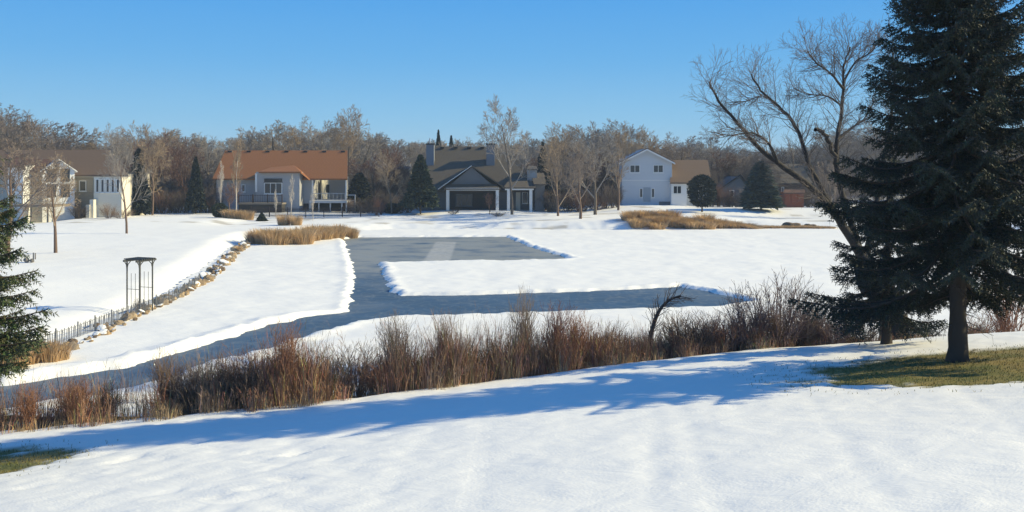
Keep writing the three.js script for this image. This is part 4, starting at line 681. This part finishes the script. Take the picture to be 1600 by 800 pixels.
  const S = [
    [45, .5, 1.2, 1.0, 'tight', 'rust', 'rusty twiggy shrub at the left end of the reed bed'], [118, .8, 1.15, 1.1, 'tight', 'rust', 'rust brown shrub below the first stones of the pond edge'], [165, 1.6, 1.1, 1.0, 'tight', 'dark', 'thin dark shrub over the snow in the left reeds'], [262, 1.3, 1.75, 1.15, 'tight', 'brown', 'brown shrub reaching over the cleared ice path at left'], [325, 1.5, 1.6, 1.5, 'wide', 'grey', 'grey spreading shrub against the ice path left of the tall reeds'], [390, .9, 1.4, 1.3, 'wide', 'dark', 'dark shrub in the shade left of the tall rusty reeds'],
    [440, .7, 2.15, 1.2, 'tight', 'rust', 'tall rust shrub highest of the left half of the bank'], [620, 1.1, 2.2, 1.3, 'tight', 'grey', 'rounded grey brown shrub standing up before the white snow bank'], [697, .9, 2.1, .9, 'tight', 'brown', 'narrow pointed brown shrub right of the rounded grey one'], [815, 2.0, 3.0, 1.2, 'tight', 'grey', 'tallest wispy grey shrub before the near cleared strip'], [868, .9, 2.2, 1.3, 'tight', 'red', 'tall dark red shrub near the middle of the bank'], [905, .8, 1.8, 1.2, 'tight', 'rust', 'rust red shrub right of the tall dark red one'], [955, 1.2, 1.5, 1.4, 'wide', 'brown', 'brown spreading shrub left of the bent stem'],
    [1075, .9, 1.5, 1.5, 'wide', 'dark', 'dark low shrub right of the bent stem'], [1120, .8, 1.6, 1.6, 'wide', 'purple', 'purplish shrub before the right tip of the cleared strip'], [1172, 1.1, 2.3, 1.9, 'wide', 'purple', 'purplish shrub of fine upright twigs beside the pale haze of twigs'], [1215, 1.0, 2.7, 2.1, 'wide', 'purple', 'largest purple grey shrub left of the dark spruce boughs'], [1262, 1.4, 2.3, 1.8, 'wide', 'grey', 'pale grey twiggy shrub touching the spruce boughs'], [1300, .7, 1.4, 1.5, 'wide', 'purple', 'low purple shrub under the left spruce boughs'], [1345, .6, 1.2, 1.4, 'low', 'dark', 'low dark shrub at the left foot of the willow'], [1440, .9, 1.1, 1.5, 'low', 'dark', 'low dark shrub between the willow and the spruce trunk'], [1530, 1.0, 1.1, 1.4, 'low', 'rust', 'rust shrub right of the spruce trunk'], [1578, 1.6, 2.8, 1.8, 'wide', 'rust', 'tall rusty shrub at the right frame edge behind the spruce'],
  ];
  S.forEach(([px, off, h, w, kind, tn, label], k) => { let x = X(px, 23); for (let n = 0; n < 6; n++) x = X(px, front(x) + off); shrub('bank_shrub', label, 'shrub', x, front(x) + off, h, w, kind, k % 2, tone[tn], k * 1.3); });
  shrub('yard_shrub', 'brown twiggy shrub before the porch of the brown roofed house', 'shrub', X(123, 99), 99, 2.0, 2.2, 'wide', 0, tone.dark); shrub('yard_shrub', 'dark twiggy shrub under the sunroom windows', 'shrub', X(170, 99), 99, 1.9, 2.0, 'wide', 1, tone.brown); shrub('yard_shrub', 'low brown shrub at the right corner of the sunroom', 'shrub', X(190, 99), 99, 1.5, 2.2, 'low', 0, tone.brown);
  shrub('yard_shrub', 'square reddish brown shrub at the right end of the iron fence', 'shrub', X(588, 108), 108, 2.3, 1.9, 'tight', 0, tone.rust, 1); shrub('yard_shrub', 'reddish brown shrub just right of the iron fence', 'shrub', X(596, 109), 109, 2.0, 2, 'tight', 1, tone.red, 2); shrub('yard_shrub', 'low dark shrub on the lawn before the wide porch', 'shrub', X(709, 108), 108, 1.0, 1.3, 'low', 0, tone.dark); shrub('yard_shrub', 'low dark shrub at the foot of the tall bare tree', 'shrub', X(780, 106), 106, .7, 1.6, 'low', 1, tone.dark);
  { const Q = rngOf(321); for (let k = 0; k < 18; k++) { const px = 930 + 23 * k + 14 * Q(); let x = 5; const off = .5 + 1.5 * Q(); for (let n = 0; n < 6; n++) x = X(px, front(x) + off); shrub('bank_shrub', 'reddish twiggy shrub in the dense thicket on the right part of the near bank', 'shrub', x, front(x) + off, 1.0 + .9 * Q(), 1.3 + .6 * Q(), Q() < .7 ? 'wide' : 'tight', k % 2, [tone.red, tone.purple, tone.brown, tone.rust][Math.floor(Q() * 4)], Q() * 6, 'reddish shrubs on the right part of the near bank'); }
    for (let k = 0; k < 16; k++) { const px = 250 + 42 * k + 26 * Q(); let x = 0; const off = .6 + 1.2 * Q(); for (let n = 0; n < 6; n++) x = X(px, front(x) + off); shrub('bank_shrub', 'brown twiggy shrub tangled in the reeds of the near bank', 'shrub', x, front(x) + off, 1.0 + .7 * Q(), 1.1 + .6 * Q(), Q() < .7 ? 'wide' : 'low', k % 2, [tone.brown, tone.grey, tone.rust][Math.floor(Q() * 3)], Q() * 6, 'brown shrubs among the reeds of the near bank'); } }
  { const Q = rngOf(99); for (const [a, b, d, h0, h1, where] of [[204, 334, 113, 1.8, 4.2, 'between the brown and the orange roofed houses'], [545, 642, 112.5, 1.5, 3.6, 'between the deck and the cone shaped spruce'], [842, 966, 113, 1.6, 3.8, 'between the dark chimney house and the white house'], [1112, 1200, 119, 1.6, 3.4, 'before the grey blue house'], [1264, 1320, 121, 1.4, 3.8, 'right of the red shed'], [96, 146, 102, .9, 1.7, 'along the porch of the brown roofed house']]) for (let px = a; px < b; px += 7 + 5 * Q()) { const dd = d0(d, Q); shrub('wall_shrub', 'brown twiggy shrub in the row ' + where, 'shrub', X(px, dd), dd, lerp(h0, h1, Q()), 2.2 + Q(), Q() < .6 ? 'wide' : 'tight', Q() < .5 ? 0 : 1, [tone.dark, M.twigDark, M.twigRust, M.twigBrown][Math.floor(Q() * 4)], Q() * 6, 'shrubs ' + where); } }
  // the bent dead stem
  const d = 26.6, bx = X(1012, d), gy = ground(bx, d), st = new Geo(), P = (px, py) => V(X(px, d) - bx, Y(py, d) - gy, 0);
  const cv = new THREE.CatmullRomCurve3([V(0, -.2, 0), P(1016, 530), P(1022, 505), P(1032, 483), P(1046, 469), P(1064, 462)]); const pts = cv.getPoints(14); st.tube(pts, pts.map((p, k) => lerp(.085, .03, k / 14)), 7);
  const t = thing('bent_stem', 'thick dark dead stem arching over the right part of the bank', 'dead stem', [bx, gy, -d]); part('stem', st.build(), mat(.06, .045, .038, .95), t);
  const tg = new Geo(), Q = rngOf(8); for (let k = 0; k < 40; k++) { const f = .1 + .9 * k / 40; grow(() => tg, Q, cv.getPoint(f), tilt(cv.getTangent(f), .7, Q() * 6), .5, .014, 0, { n: [3], len: [.5], ang: [.6, .5], up: [.05, .03], from: [.2], segs: [4, 3], sides: [3, 3], wob: .3, rmin: .005 }); } part('twigs', tg.build(), M.twigDark, t).userData.kind = 'stuff';
}
{ // short grass blades on the bare patches
  const R = rngOf(66), g = new Geo(); let n = 0;
  for (let k = 0; k < 60000 && n < 15000; k++) { const e = bare[R() < .75 ? 0 : 1], x = e[0] + (R() * 2 - 1) * e[2] * 1.1, d = e[1] + (R() * 2 - 1) * e[3] * 1.2; const out = inEllipse(x, d, e); if (R() > Math.max(bareness(x, d), out < 1.28 ? .10 : 0) || x > 16.5) continue; n++; const s = clamp(.5 + .9 * fbm(x * 1.4, d * 1.4, 2) + sstep(9, 13, x) * .35 + (R() - .5) * .5, 0, 1), t = .7 + .6 * R(); blade(g, x, ground(x, d) - .01, -d, .035 + .045 * R(), .006, .3 + .8 * R(), R() * TAU, [lerp(.11, .28, s) * t, lerp(.13, .215, s) * t, lerp(.03, .07, s) * t]); }
  setting('grass', g.build(), dryM, 'stuff', 'short green and straw grass where the snow has melted under the spruces');
}

shadows(scene);
renderer.render(scene, camera);
